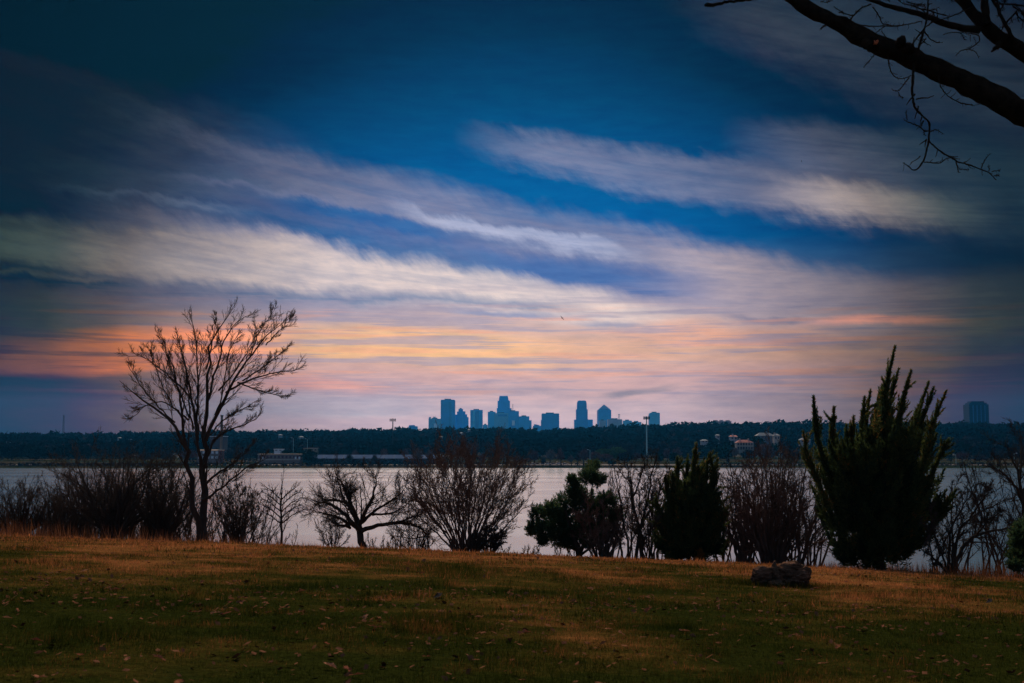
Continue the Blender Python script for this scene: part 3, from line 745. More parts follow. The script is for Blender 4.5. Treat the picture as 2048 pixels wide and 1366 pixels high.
PALEW = simple('pale_house_wall', (.42, .43, .46), .9, .1, 1, 0)
def house(name, label, cat, px0, px1, pyroof, pyeave, pybase, Y, wall, roof, hip=.2, windows=0, wrows=1, chim=(), winmat=GLASS, depth=10, group=None):
    x0, x1 = xpx(px0, Y), xpx(px1, Y); zb, ze, zr = zpx(pybase, Y), zpx(pyeave, Y), zpx(pyroof, Y)
    gz = float(z_far((x0 + x1) / 2, Y)); zf = min(zb, gz) - .5
    r = empty(name, ((x0 + x1) / 2, Y + depth / 2, zf), label, cat, group)
    boxes('wall', [(x0, x1, Y, Y + depth, zf, ze)], wall, r)
    if zr - ze > .3:
        e = .5; h = (x1 - x0) * hip
        V = [(x0 - e, Y - e, ze + .02), (x1 + e, Y - e, ze + .02), (x1 + e, Y + depth + e, ze + .02), (x0 - e, Y + depth + e, ze + .02),
             (x0 + h, Y + depth * .5, zr), (x1 - h, Y + depth * .5, zr)]
        rf = mesh_obj('roof', V, [[0, 3, 2, 1], [0, 1, 5, 4], [1, 2, 5], [2, 3, 4, 5], [3, 0, 4]], roof, r)
    else:
        rf = boxes('roof', [(x0 - .4, x1 + .4, Y - .4, Y + depth + .4, ze + .02, ze + .55)], roof, r)
    for cx in chim:
        xc = xpx(cx, Y)
        boxes('chimney', [(xc - .6, xc + .6, Y + depth * .4, Y + depth * .4 + 1.2, ze, zr + 1.3)], wall, rf)
    hh = (ze - zb) / max(1, wrows)
    for k in range(windows):
        for j in range(wrows):
            xc = x0 + (k + .5) * (x1 - x0) / windows; w = (x1 - x0) / windows * .28
            zw = zb + j * hh + hh * .3
            boxes('window', [(xc - w, xc + w, Y - .06, Y - .01, zw, zw + hh * .5)], winmat, r)
    return r, rf, (x0, x1, Y, depth, zb, ze, zr)

# villa with arcades
r, rf, (x0, x1, Yh, dp, zb, ze, zr) = house('villa', 'cream villa with red tiled hip roof and two storeys of open arcades', 'house', 1473.5, 1505.5, 879.6, 885.2, 899.4, 1080, STONE, TILE, .24, chim=(1481, 1498.5), depth=11)
zm = (zb + ze) / 2
for st_i, (za, zb_) in enumerate(((zb + .1, zm - .45), (zm + .75, ze - .15))):
    nb_ = 6
    for k in range(nb_):
        xa = x0 + (x1 - x0) * (k + .12) / nb_; xb = x0 + (x1 - x0) * (k + .86) / nb_
        boxes('arcade_opening', [(xa, xb, Yh - .08, Yh - .01, za, zb_)], GLASS, r)
boxes('balcony_rail', [(x0 - .3, x1 + .3, Yh - .9, Yh - .7, zm - .4, zm + .65)], STONE, r)
for k in range(7):
    xc = x0 + (x1 - x0) * k / 6
    boxes('column', [(xc - .24, xc + .24, Yh - .65, Yh - .12, zb - 1, ze)], STONE, r)
house('hillside_house', 'white house with red roof sloping above and left of the villa', 'house', 1461, 1474.5, 870.5, 873.2, 880, 1150, PALEW, TILE, .1, windows=2, chim=(1466.5,), depth=9)
house('hillside_house', 'narrow white house glimpsed between trees left of the villa', 'house', 1433.2, 1438.6, 868.5, 870.5, 878.5, 1150, PALEW, GREYROOF, .2, windows=1, depth=9)
house('hillside_house', 'small pale house low among the trees at the left of the villa', 'house', 1403, 1415.5, 878.8, 881.3, 885.5, 1130, PALEW, GREYROOF, .25, windows=2, depth=9)
house('slate_roofed_mansion', 'long mansion with pale grey green roof and cream chimneys right of the villa', 'house', 1514, 1548, 865.2, 871.5, 880.5, 1170, simple('bluish_stucco', (.12, .14, .18), .85, .15), GREYROOF, .22, windows=5, chim=(1535,), depth=12)
house('hillside_house', 'cream gabled house touching the mansion on its right side', 'house', 1548.5, 1559.5, 867.5, 871, 881, 1150, STONE, GREYROOF, .3, windows=2, chim=(1550.5,), depth=9)
house('hillside_house', 'pale house with a dark gable just left of the big juniper', 'house', 1601, 1620, 875.5, 879.5, 886.5, 1120, PALEW, GREYROOF, .3, windows=3, depth=9)
house('lodge', 'small tan flat-roofed building on the slope left of the white hall', 'building', 608, 635, 897.2, 897.4, 902.5, 1000, simple('tan_wall', (.32, .25, .17), .85, .1), TAN, 0, windows=4, depth=9)
house('shed', 'tiny pale shed roof showing behind the brick building', 'building', 549, 566, 898.6, 899.2, 902, 1000, MWHITE, MWHITE, 0, windows=2, depth=6)
# waterworks: brick block with chimney stack, white-roofed hall behind
r, rf, (x0, x1, Yh, dp, zb, ze, zr) = house('brick_pump_house', 'dark red brick pump house behind the trunk of the tall bare tree', 'building', 396, 439, 899.5, 900.5, 920, 860, BRICK, TAN, 0, windows=5, wrows=2, winmat=MWHITE, depth=16)
house('white_roofed_hall', 'hall with white flat roof behind the tall bare tree', 'building', 420, 448, 872.8, 873.4, 882, 1000, simple('hall_wall', (.1, .09, .1), .85, .1), MWHITE, 0, windows=3, depth=14)
xs1 = xpx(443.5, 870); zt_ = zpx(830, 870)
r = empty('smokestack', (xs1, 870, 2), 'tall tan brick smokestack seen through the tall bare tree', 'chimney')
BR2 = simple('weathered_brick', (.22, .17, .13), .9, .25, .5)
tube_mesh('chimney_shaft', [(xs1, 870, 1), (xs1, 870, zt_ - 1.2)], [1.25, .88], BR2, r, 12)
tube_mesh('chimney_rim', [(xs1, 870, zt_ - 1.2), (xs1, 870, zt_)], [1.1, 1.15], BR2, r, 12)
# long brick building
r, rf, (x0, x1, Yh, dp, zb, ze, zr) = house('long_brick_building', 'long low red brick building with tan roof edge on the far bank', 'building', 517, 600.5, 908.6, 909.4, 919.5, 850, BRICK, TAN, 0, windows=11, depth=12, winmat=simple('dusky_window', (.10, .06, .09), .3, .1))
for k in (.1, .88, .97):
    boxes('door', [(x0 + (x1 - x0) * k, x0 + (x1 - x0) * k + 1.2, Yh - .07, Yh - .01, zb, zb + 2.1)], MWHITE, r)
boxes('plinth', [(x0 - .1, x1 + .1, Yh - .3, Yh - .02, zb - .3, zb + .5)], STONE, r)
# white hall with long roof
r, rf, (x0, x1, Yh, dp, zb, ze, zr) = house('long_white_roofed_hall', 'very long hall with pale blue white roof behind the shore scrub', 'building', 626, 869, 909.6, 917, 924, 850, simple('hall_wall_blue', (.06, .08, .1), .85, .1), WHITEROOF, .01, windows=16, depth=13)
for k in range(1, 12):
    xr = x0 + (x1 - x0) * k / 12
    mesh_obj('roof_seam', [(xr - .12, Yh - .55, ze + .12), (xr + .12, Yh - .55, ze + .12), (xr + .12, Yh + dp * .5, zr + .12), (xr - .12, Yh + dp * .5, zr + .12), (xr - .12, Yh - .55, ze - .1), (xr + .12, Yh - .55, ze - .1), (xr + .12, Yh + dp * .5, zr - .1), (xr - .12, Yh + dp * .5, zr - .1)],
             [[0, 1, 2, 3], [7, 6, 5, 4], [0, 4, 5, 1], [1, 5, 6, 2], [2, 6, 7, 3], [3, 7, 4, 0]], GREYROOF, rf)
# pale little houses on the hillside
for (px0, px1, pr, pe, pb, Yh, lab) in ((880, 884.5, 872, 873.3, 876, 1380, 'tiny pale house glimpsed in the wood below the tallest slab tower'),
        (920, 925.5, 864.5, 866.2, 869.6, 1500, 'tiny white gabled house below the stepped tower'),
        (935.5, 940, 857.5, 859.6, 863, 1600, 'tiny bright house high in the wood below the ribbed tower'),
        (236, 241, 874.5, 876, 880, 1400, 'tiny lit house high on the dark hillside at the left'),
        (258, 263, 878, 880, 883, 1400, 'tiny pale house just right of the lit house on the left hillside'),
        (102, 116, 897.5, 899, 901.5, 1150, 'pale roofed building low on the dark left hillside'),
        (14, 30, 882, 883.5, 886.5, 1300, 'pale long building on the left edge of the hillside'),
        (557, 563, 868.5, 870, 872.5, 1500, 'tiny pale house under the ridge left of the skyline'),
        (598, 606, 872.4, 874, 876.4, 1450, 'tiny grey house under the ridge below the first lamp')):
    house('hillside_house', lab, 'house', px0, px1, pr, pe, pb, Yh, PALEW, GREYROOF, .3, windows=2, depth=8)

# street lamps
def lamp_post(px, pyt, pyb, Y, label, arm=1.0):
    p1 = at(px, pyt, Y); gz = float(z_far(p1[0], Y))
    r = empty('street_lamp', (p1[0], Y, gz), label, 'street lamp', 'street lamps on the far shore')
    tube_mesh('pole', [(p1[0], Y, gz - .3), (p1[0], Y, p1[2])], [.16, .11], MPOLE, r, 6)
    tube_mesh('arm', [(p1[0], Y, p1[2] - .2), (p1[0] - 1.2 * arm, Y, p1[2] + .25)], [.08, .06], MPOLE, r, 5)
    boxes('lamp_head', [(p1[0] - 2.2 * arm if arm > 0 else p1[0] - 1.2 * arm, p1[0] - 1.2 * arm if arm > 0 else p1[0] - 2.2 * arm, Y - .25, Y + .25, p1[2] + .1, p1[2] + .4)], MWHITE, r)
lamp_post(614.8, 878, 897, 1000, 'thin street lamp on the slope above the small tan building')
lamp_post(586.8, 876, 900, 1000, 'thinner street lamp left of the one above the tan building')
lamp_post(1911.5, 909, 938, 830, 'street lamp on the far bank right of the big juniper')
lamp_post(2028, 907, 938, 830, 'street lamp with pale head at the right edge of the far bank', -1)
lamp_post(1180, 900, 925, 850, 'slender street lamp near the parked cars')
# ------------------------------------------------------------------ parked cars on the far bank
TYRE = simple('tyre_rubber', (.015, .015, .016), .9, .1)
CGLASS = simple('car_glass', (.02, .03, .04), .08, .1, 1, .6)
LAMPM = simple('lamp_lens', (.7, .7, .65), .2, .05, 1, .6)
def car(px, py, Y, paint, label, rot=0, suv=False):
    p = at(px, py, Y); gz = float(z_far(p[0], Y)); L, Wd = 4.6, 1.8
    hb, ht = (.95, 1.75) if suv else (.82, 1.42)
    r = empty('parked_car', (p[0], Y, gz), label, 'car', 'cars parked on the far bank'); x = p[0]
    side = [(-L / 2, .32), (L / 2, .32), (L / 2, .62), (L / 2 - .25, hb - .08), (L * .22, hb), (-L * .42, hb), (-L / 2, hb - .1)]
    cab = [(L * .20, hb + .01), (L * .08, ht - .04), (-L * .26 if not suv else -L * .40, ht), (-L * .44, hb + .01)]
    def ext(name, out, w, mat):
        n = len(out); V = [(x + a, Y - w, gz + b) for a, b in out] + [(x + a, Y + w, gz + b) for a, b in out]
        return mesh_obj(name, V, [list(range(n)), list(range(2 * n - 1, n - 1, -1))] + [[i, i + n, (i + 1) % n + n, (i + 1) % n] for i in range(n)], mat, r)
    ext('body', side, Wd / 2, paint); ext('cabin', cab, Wd / 2 - .12, CGLASS)
    tp = [(L * .07, ht - .03), (-L * .25 if not suv else -L * .39, ht + .01), (-L * .25 if not suv else -L * .39, ht + .06), (L * .07, ht + .02)]
    ext('roof', tp, Wd / 2 - .14, paint)
    for sx_ in (-1, 1):
        for sy_ in (-1, 1):
            xc, yc = x + sx_ * L * .31, Y + sy_ * (Wd / 2 - .1)
            V, Q = tubes([np.array([(xc, yc - .12, gz + .33), (xc, yc + .12, gz + .33)])], [np.array([.33, .33])], 12)
            V = np.concatenate([V, [(xc, yc - .12, gz + .33), (xc, yc + .12, gz + .33)]])
            Fq = Q.tolist() + [[i, (i + 1) % 12, 24] for i in range(12)] + [[12 + (i + 1) % 12, 12 + i, 25] for i in range(12)]
            mesh_obj('wheel', V, Fq, TYRE, r)
    for sy_ in (-.6, .6):
        boxes('headlight', [(x + L / 2 - .02, x + L / 2 + .03, Y + sy_ - .15, Y + sy_ + .15, gz + .52, gz + .66)], LAMPM, r)
PW, PS, PB, PD = simple('white_paint', (.88, .89, .92), .3, .03, 1, .5), simple('silver_paint', (.42, .46, .52), .3, .03, 1, .5), simple('blue_paint', (.05, .09, .16), .3, .05, 1, .5), simple('black_paint', (.02, .022, .026), .3, .05, 1, .5)
CYD = 818.0
car(1066, 929, CYD, PW, 'white car parked leftmost on the far bank')
car(1074, 930, CYD + 5, PD, 'dark car half behind the leftmost white car')
car(1087, 930, CYD + 2, PB, 'dark blue car second group, left of the white van-like car')
car(1097, 928, CYD + 4, PW, 'white tall car in the middle of the parked row', suv=True)
car(1108, 929, CYD, PS, 'silver blue car right beside the tall white car')
car(1119, 928.5, CYD + 1, PW, 'bright white tall car standing alone behind a thin trunk', suv=True)
car(1131, 930, CYD, PS, 'silver car with dark windows right of the lone bright white car')
car(1155, 929, CYD + 2, PD, 'black car parked rightmost of the row')
car(1588, 931, CYD + 2, PW, 'white car glimpsed through bare stems left of the big juniper')
car(1173, 930, CYD + 1, PS, 'silver car parked just behind the top of the clumpy evergreen')

# path strip under the cars, a sheet following the ground
xs_ = np.linspace(-420, 420, 85); ys_ = np.array([812.0, 815, 818, 821, 824])
V, Q = grid(xs_, ys_, lambda X, Y: z_far(X, Y) + .03)
tag(mesh_obj('lakeside_road', V, Q, simple('worn_asphalt', (.22, .19, .18), .9, .2, .1), smooth=True), kind='structure')

# ------------------------------------------------------------------ trees of the far shore, one by one
mfc = {}
def fol(name, c, var=.5):
    if name not in mfc: mfc[name] = simple(name, c, 1, var, .6, 0)
    return mfc[name]
BARKF = simple('bark_far', (.035, .028, .026), .95, .2, 1, .05)
FS = np.random.default_rng(5)
def shore_tree(px, pyt, pyb, w, Y, kind, label, group):
    p = at(px, pyb, Y); gz = float(z_far(p[0], Y)); top = float(at(px, pyt, Y)[2]); h = max(2.5, top - gz); R = w / F * Y / 2
    r = empty(kind + '_tree', (p[0], Y, gz), label, 'tree', group)
    lean = FS.uniform(-.6, .6)
    tube_mesh('trunk', [(p[0], Y, gz - .3), (p[0] + lean * .3, Y, gz + h * .35), (p[0] + lean, Y, gz + h * .7)], [.05 * h ** .8 + .08, .04 * h ** .8, .05], BARKF, r, 6)
    if kind in ('bare', 'ruddy_bare', 'pale_bare'):
        n = 260; c = {'bare': fol('twigs_grey', (.055, .043, .040)), 'ruddy_bare': fol('twigs_ruddy', (.13, .060, .060)), 'pale_bare': fol('twigs_pale', (.17, .135, .12))}[kind]
        u = FS.normal(size=(n, 3)); u[:, 2] = np.abs(u[:, 2]) * .9; u /= np.linalg.norm(u, axis=1, keepdims=True)
        b0 = np.array([p[0] + lean * .4, Y, gz + h * .34]) + FS.normal(size=(n, 3)) * np.array([.1, .1, .08]) * h
        ctr = np.array([p[0] + lean, Y, gz + h * .42])
        tip = ctr + u * np.array([R, R, h * .58]) * FS.uniform(.55, 1.05, (n, 1))
        st = b0 + (tip - b0) * FS.uniform(.1, .8, (n, 1))
        d = tip - st; wv = np.cross(d, FS.normal(size=(n, 3))); wv /= np.linalg.norm(wv, axis=1, keepdims=True); wv *= .13 + .016 * h
        v = np.stack([st - wv, st + wv, tip + wv * .4], 1).reshape(-1, 3)
        mesh_obj('crown', v, np.arange(len(v), dtype=np.int32).reshape(-1, 3), c, r)
        for k in range(4):
            t_ = ctr + np.array([FS.uniform(-1, 1) * R * .7, FS.uniform(-1, 1) * R * .4, h * FS.uniform(.2, .5)])
            tube_mesh('limb', [(p[0] + lean * .3, Y, gz + h * .33), tuple((ctr + t_) / 2), tuple(t_)], [.14, .1, .05], BARKF, r, 4)
    else:
        n = 520; c = {'evergreen': fol('leaf_evergreen', (.010, .028, .014)), 'shrubby': fol('leaf_scrub', (.028, .024, .022)), 'lime': fol('leaf_lime', (.075, .115, .028)),
                      'rusty': fol('leaf_rusty', (.15, .075, .055)), 'teal': fol('leaf_teal', (.02, .06, .045))}[kind]
        P, a, b, s = crown_cloud(np.array([[p[0] + lean, Y, gz + h * .52]]), np.array([R]), np.array([h * .5]), n, np.array([max(.5, R * .26)]), FS)
        v, f = tris_from(P, a, b, s, .5)
        mesh_obj('crown', v, f, c, r)
ST = [  # px, top, base, width, Y, kind, label
 (1068, 897, 930, 22, 812, 'ruddy_bare', 'ruddy bare tree at the left end of the parked cars'),
 (1047, 900, 934, 16, 806, 'evergreen', 'dark narrow tree by the water left of the parked cars'),
 (1058, 905, 934, 14, 808, 'bare', 'dark bare tree close to the water left of the parked cars'),
 (1100, 895, 928, 28, 812, 'pale_bare', 'pale grey bare tree spreading over the white tall car'),
 (1122, 893, 930, 18, 811, 'ruddy_bare', 'upright brownish bare tree beside the lone bright white car'),
 (1086, 915, 931, 14, 810, 'bare', 'small dark bare tree before the second parked car'),
 (1143, 908, 931, 16, 810, 'pale_bare', 'forked pale tree between the silver and the black car'),
 (1155, 902, 930, 12, 812, 'bare', 'slim bare tree rising behind the black car'),
 (1167, 893, 932, 24, 811, 'ruddy_bare', 'tall ruddy bare tree at the right end of the parked cars'),
 (1034, 906, 933, 22, 808, 'bare', 'grey bare tree behind the fan-shaped bush on its right'),
 (938, 903, 934, 26, 812, 'bare', 'bare tree on the far bank behind the fan-shaped bush'),
 (965, 905, 934, 20, 808, 'ruddy_bare', 'ruddy tree on the far bank behind the middle of the fan-shaped bush'),
 (712, 896, 914, 18, 866, 'ruddy_bare', 'pinkish bare tree behind the left half of the long hall'),
 (768, 894, 914, 22, 868, 'ruddy_bare', 'pinkish bare tree behind the middle of the long hall'),
 (811, 894, 914, 20, 868, 'ruddy_bare', 'rosy bare tree behind the right half of the long hall'),
 (836, 893, 920, 26, 836, 'pale_bare', 'pale bare tree growing before the right half of the long hall'),
 (862, 895, 920, 18, 836, 'pale_bare', 'pale bare tree at the right end of the long hall'),
 (700, 905, 922, 20, 836, 'bare', 'bare tree growing before the left half of the long hall'),
 (750, 907, 922, 14, 836, 'bare', 'thin bare tree growing before the middle of the long hall'),
 (618, 899, 921, 34, 832, 'evergreen', 'round dark evergreen between the brick building and the long hall'),
 (596, 898, 916, 22, 900, 'evergreen', 'dark evergreen behind the right end of the brick building'),
 (572, 901, 916, 30, 905, 'evergreen', 'low dark evergreen behind the middle of the brick building'),
 (490, 893, 920, 40, 880, 'bare', 'wide bare tree left of the long brick building'),
 (462, 895, 921, 36, 870, 'bare', 'wide bare tree between the smokestack and the brick building'),
 (512, 898, 920, 24, 890, 'bare', 'smaller bare tree touching the brick building on its left'),
 (1350, 905, 926, 22, 880, 'evergreen', 'round green shrub by the foot of the pale green mast'),
 (1322, 906, 924, 16, 880, 'evergreen', 'second round shrub just right of the pale green mast'),
 (1335, 893, 922, 20, 900, 'ruddy_bare', 'ruddy bare tree right of the pale green mast'),
 (1352, 892, 922, 26, 905, 'ruddy_bare', 'ruddy bare tree farther right of the pale green mast'),
 (1204, 897, 915, 36, 960, 'lime', 'yellow green shrub on the slope left of the pale green mast'),
 (1234, 895, 913, 40, 975, 'lime', 'brighter lime shrub nearest the pale green mast'),
 (1138, 903, 914, 30, 960, 'teal', 'low blue green shrub behind the parked cars'),
 (1212, 908, 920, 30, 900, 'rusty', 'rusty brown shrub on the dry grass behind the clumpy evergreen'),
 (1190, 904, 919, 24, 905, 'rusty', 'rusty shrub just left of the larger rusty one'),
 (1252, 904, 922, 34, 900, 'shrubby', 'brownish bare thicket left of the pale green mast'),
 (1272, 903, 922, 26, 905, 'ruddy_bare', 'reddish thicket touching the pale green mast'),
 (1225, 921, 931, 18, 812, 'teal', 'small blue green shrub at the water behind the bare brush'),
 (1372, 922, 932, 20, 815, 'teal', 'small dark green shrub at the water behind the pointed juniper'),
 (1440, 894, 918, 34, 960, 'evergreen', 'dark evergreen under the villa slope on the left'),
 (1457, 886, 912, 28, 1000, 'evergreen', 'tall evergreen directly left of the villa'),
 (1470, 892, 912, 18, 980, 'pale_bare', 'pale bare tree at the left corner of the villa'),
 (1497, 900, 916, 30, 985, 'shrubby', 'brown scrub below the villa'),
 (1530, 888, 916, 40, 1000, 'rusty', 'reddish brown bare tree right of the villa'),
 (1552, 885, 916, 22, 1010, 'evergreen', 'narrow evergreen below the slate roofed mansion'),
 (1512, 872, 890, 40, 1110, 'evergreen', 'dark spreading evergreen behind the villa roof'),
 (1456, 912, 931, 9, 830, 'bare', 'thin dark tree on the tan grass below the villa'),
 (1585, 893, 920, 44, 900, 'bare', 'bare thicket on the slope left of the big juniper'),
 (1960, 905, 936, 40, 840, 'bare', 'dark bare tree on the far bank below the apartment tower'),
 (1925, 900, 936, 34, 860, 'ruddy_bare', 'brown bare tree on the far bank right of the big juniper'),
 (2000, 895, 936, 46, 850, 'bare', 'dark wide tree on the far bank at the right edge'),
 (2040, 890, 936, 40, 850, 'bare', 'dark tree on the far bank cut by the right edge'),
 (330, 896, 926, 50, 850, 'bare', 'wide bare tree on the far bank behind the left thicket'),
 (375, 893, 926, 44, 845, 'ruddy_bare', 'brownish bare tree on the far bank left of the pump house'),
 (290, 899, 928, 40, 840, 'bare', 'lower bare tree on the far bank behind the left thicket'),
]
for (px, pt, pb, w, Y, k, lab) in ST: shore_tree(px, pt, pb, w, Y, k, lab, 'trees along the far shore')
# scrub along the water
def scrub(name, label, segs, mat, n_per=46, rs=FS):
    Cs, Rs, Hs = [], [], []
    for (xa, xb, ya, yb, h, step) in segs:
        for px in np.arange(xa, xb, step):
            Y = rs.uniform(ya, yb); X = (px + rs.uniform(-step, step) * .4 - 1024) / F * Y
            hh = h * rs.uniform(.6, 1.15); Cs.append((X, Y, float(z_far(X, Y)) + hh * .45)); Rs.append(step / F * Y * .8); Hs.append(hh * .6)
    P, a, b, s = crown_cloud(np.array(Cs), np.array(Rs), np.array(Hs), n_per, np.array(Rs) * .38, rs)
    v, f = tris_from(P, a, b, s, .5)
    tag(mesh_obj(name, v, f, mat), label, kind='stuff')
scrub('shore_scrub', 'dark bushy scrub between the long hall and the water', [(606, 880, 806, 830, 5.0, 7), (880, 1050, 803, 812, 3.2, 7), (620, 860, 800, 806, 2.8, 6)], fol('leaf_bank', (.010, .020, .022)))
scrub('bank_brush', 'low grey brush along the far water edge', [(-150, 620, 800, 808, 2.0, 6), (1040, 1500, 799, 802, .55, 5), (1380, 1640, 801, 812, 2.4, 6), (1640, 2250, 800, 812, 2.2, 6), (40, 400, 800, 806, 2.2, 6)], fol('leaf_bank_brown', (.030, .026, .022)))
scrub('lower_wood', 'dark brush at the foot of the wooded hill', [(-150, 500, 900, 1010, 10, 8), (640, 1060, 885, 990, 10, 9), (1060, 1200, 960, 1010, 7, 9), (1560, 2250, 900, 1000, 9, 9), (380, 520, 860, 900, 7, 7)], fol('leaf_lower_wood', (.014, .020, .016)), 60)
# ------------------------------------------------------------------ bare trees near the brow
class Grow:
    """level-wise growth; every level is a batch of polylines (n, k, 3) with radii (n, k)"""
    def __init__(s, seed): s.r = np.random.default_rng(seed)
    def unit(s, v): return v / (np.linalg.norm(v, axis=-1, keepdims=True) + 1e-9)
    def lines(s, P, D, L, R0, R1, k, wig, trop):
        n = len(P); N = np.zeros((n, k + 1, 3)); N[:, 0] = P; D = s.unit(D.copy()); trop = np.asarray(trop, float)
        for i in range(k):
            D = s.unit(D + s.r.normal(size=(n, 3)) * wig + trop / k)
            N[:, i + 1] = N[:, i] + D * (L / k)[:, None]
        t = np.linspace(0, 1, k + 1)
        return N, R0[:, None] * (1 - t) + R1[:, None] * t
    def spawn(s, N, R, per, t0, t1, ang, lf, rf, k, wig, trop, rmin, lmin=.1, taper=.62, flat=1.0, lmax=9.0):
        n, K = N.shape[:2]; m = n * per
        seg = np.linalg.norm(np.diff(N, axis=1), axis=2).sum(1)
        idx = np.repeat(np.arange(n), per)
        t = np.clip(t0 + (t1 - t0) * ((np.tile(np.arange(per), n) + s.r.random(m)) / per), 0, .999)
        f = t * (K - 1); i = np.floor(f).astype(int); fr = (f - i)[:, None]
        P = N[idx, i] * (1 - fr) + N[idx, i + 1] * fr
        D = s.unit(N[idx, i + 1] - N[idx, i]); Rp = R[idx, i] * (1 - fr[:, 0]) + R[idx, i + 1] * fr[:, 0]
        rv = s.r.normal(size=(m, 3)); rv[:, 1] *= flat; rv -= (rv * D).sum(1, keepdims=True) * D; rv = s.unit(rv)
        a = np.radians(ang) * s.r.uniform(.6, 1.35, m)[:, None]
        d = D * np.cos(a) + rv * np.sin(a)
        L = np.maximum(lmin, np.minimum(seg[idx] * lf, lmax) * (1 - taper * t) * s.r.uniform(.6, 1.3, m))
        R0 = np.maximum(rmin, Rp * rf); R1 = np.maximum(rmin * .6, R0 * .35)
        return s.lines(P, d, L, R0, R1, k, wig, trop)
def tube_batch(N, R, S):
    n, K = N.shape[:2]
    T = np.gradient(N, axis=1); T /= (np.linalg.norm(T, axis=2, keepdims=True) + 1e-9)
    up = np.where(np.abs(T[:, :1, 1:2]) > .9, np.array([1.0, 0, 0]), np.array([0, 1.0, 0]))
    A = np.cross(T, up); A /= (np.linalg.norm(A, axis=2, keepdims=True) + 1e-9); B = np.cross(T, A)
    th = np.arange(S) * 2 * np.pi / S
    V = N[:, :, None] + R[:, :, None, None] * (np.cos(th)[:, None] * A[:, :, None] + np.sin(th)[:, None] * B[:, :, None])
    i = np.arange(n)[:, None, None] * K * S + np.arange(K - 1)[None, :, None] * S; j = np.arange(S)[None, None]
    Q = np.stack([i + j, i + (j + 1) % S, i + S + (j + 1) % S, i + S + j], -1).reshape(-1, 4)
    return V.reshape(-1, 3), Q
def merge(L):
    Vs, Qs, o = [], [], 0
    for V, Q in L: Vs.append(V); Qs.append(Q + o); o += len(V)
    return np.concatenate(Vs), np.concatenate(Qs)
def resample(pts, rad, k):
    pts = np.array(pts, float); rad = np.array(rad, float)
    d = np.concatenate([[0], np.cumsum(np.linalg.norm(np.diff(pts, axis=0), axis=1))]); d /= d[-1]
    t = np.linspace(0, 1, k); P = np.stack([np.interp(t, d, pts[:, i]) for i in range(3)], 1)
    for _ in range(2): P[1:-1] = (P[:-2] + 2 * P[1:-1] + P[2:]) / 4
    return P, np.interp(t, d, rad)
def bark(name, c, c2=None, sc=6):
    m = Mat(name, 1, 0)
    n = m.noise(m.geo((1, 1, .25)), sc, 5, .65)
    c2 = c2 or tuple(v * 1.9 for v in c)
    m.color(m.ramp(n, [(.35, c), (.7, c2)])); m.bump(n, .8, .04); return m.m
BARK = bark('bark_dark', (.034, .028, .022))
BARKB = bark('bark_brown', (.075, .052, .040))
TWIG = bark('twig_dark', (.042, .034, .028))
TWIGB = bark('twig_brown', (.095, .062, .048))
NEARSEED = [100]; RK = .62
def base_z(px, Y): 
    X = (px - 1024) / F * Y
    return float(z_lawn(X, Y))
def pline(pts, Y, jit, r):
    """photo points (px, py, radius px) -> 3-D polyline wandering in depth round Y"""
    out, rad = [], []; dep = r.uniform(-.5, .5) * jit; dy = 0
    for i, (px, py, rp) in enumerate(pts):
        q = i / max(1, len(pts) - 1)
        YY = Y + dep * q * 2 + r.uniform(-.12, .12) * jit * (i > 0)
        out.append(at(px, py, YY)); rad.append(rp / F * Y * RK)
    return out, rad
def bare_tree(name, label, base_px, Y, limbs, levels, twig_mat=TWIG, bark_mat=BARK, jit=1.2, cat='tree', group=None, seed=None, extra_stems=0):
    """limbs: list of point lists in photo pixels (x, y, radius). levels: list of spawn kwargs"""
    NEARSEED[0] += 1; g = Grow(seed or NEARSEED[0]); X = (base_px - 1024) / F * Y
    r = empty(name, (X, Y, base_z(base_px, Y)), label, cat, group)
    Ns, Rs = [], []
    for li, L in enumerate(limbs):
        p, rad = pline(L, Y, jit, g.r)
        if L[0][1] >= 1070:
            gx = p[0][0]; gz0 = float(z_lawn(gx, p[0][1])) - .15
            if p[0][2] > gz0 + .05: p.insert(0, np.array([gx, p[0][1], gz0])); rad.insert(0, rad[0] * 1.12)
        P, R = resample(p, rad, 15)
        w = g.r.normal(size=P.shape) * np.linalg.norm(P[-1] - P[0]) * .006; w[0] = 0; P = P + w
        if li == 0 or L[0][1] > 10000: pass
        Ns.append(P); Rs.append(R)
        V, Q = tube_batch(P[None], R[None], 8)
        mesh_obj('trunk' if li == 0 else 'limb', V, Q, bark_mat, r, smooth=True)
    N, R = np.array(Ns), np.array(Rs)
    parts = []; cur = (N, R); allN = [(N, R)]
    for li, lv in enumerate(levels):
        lv = dict(lv); S = lv.pop('S', 3); own = lv.pop('own', False)
        cur = g.spawn(*cur, **lv)
        allN.append(cur)
        vq = tube_batch(cur[0], cur[1], S)
        parts.append(vq)
    if parts:
        V, Q = merge(parts[:1]); mesh_obj('branches', V, Q, bark_mat, r)
        if len(parts) > 1:
            V, Q = merge(parts[1:]); mesh_obj('crown', V, Q, twig_mat, r)
    return r, allN
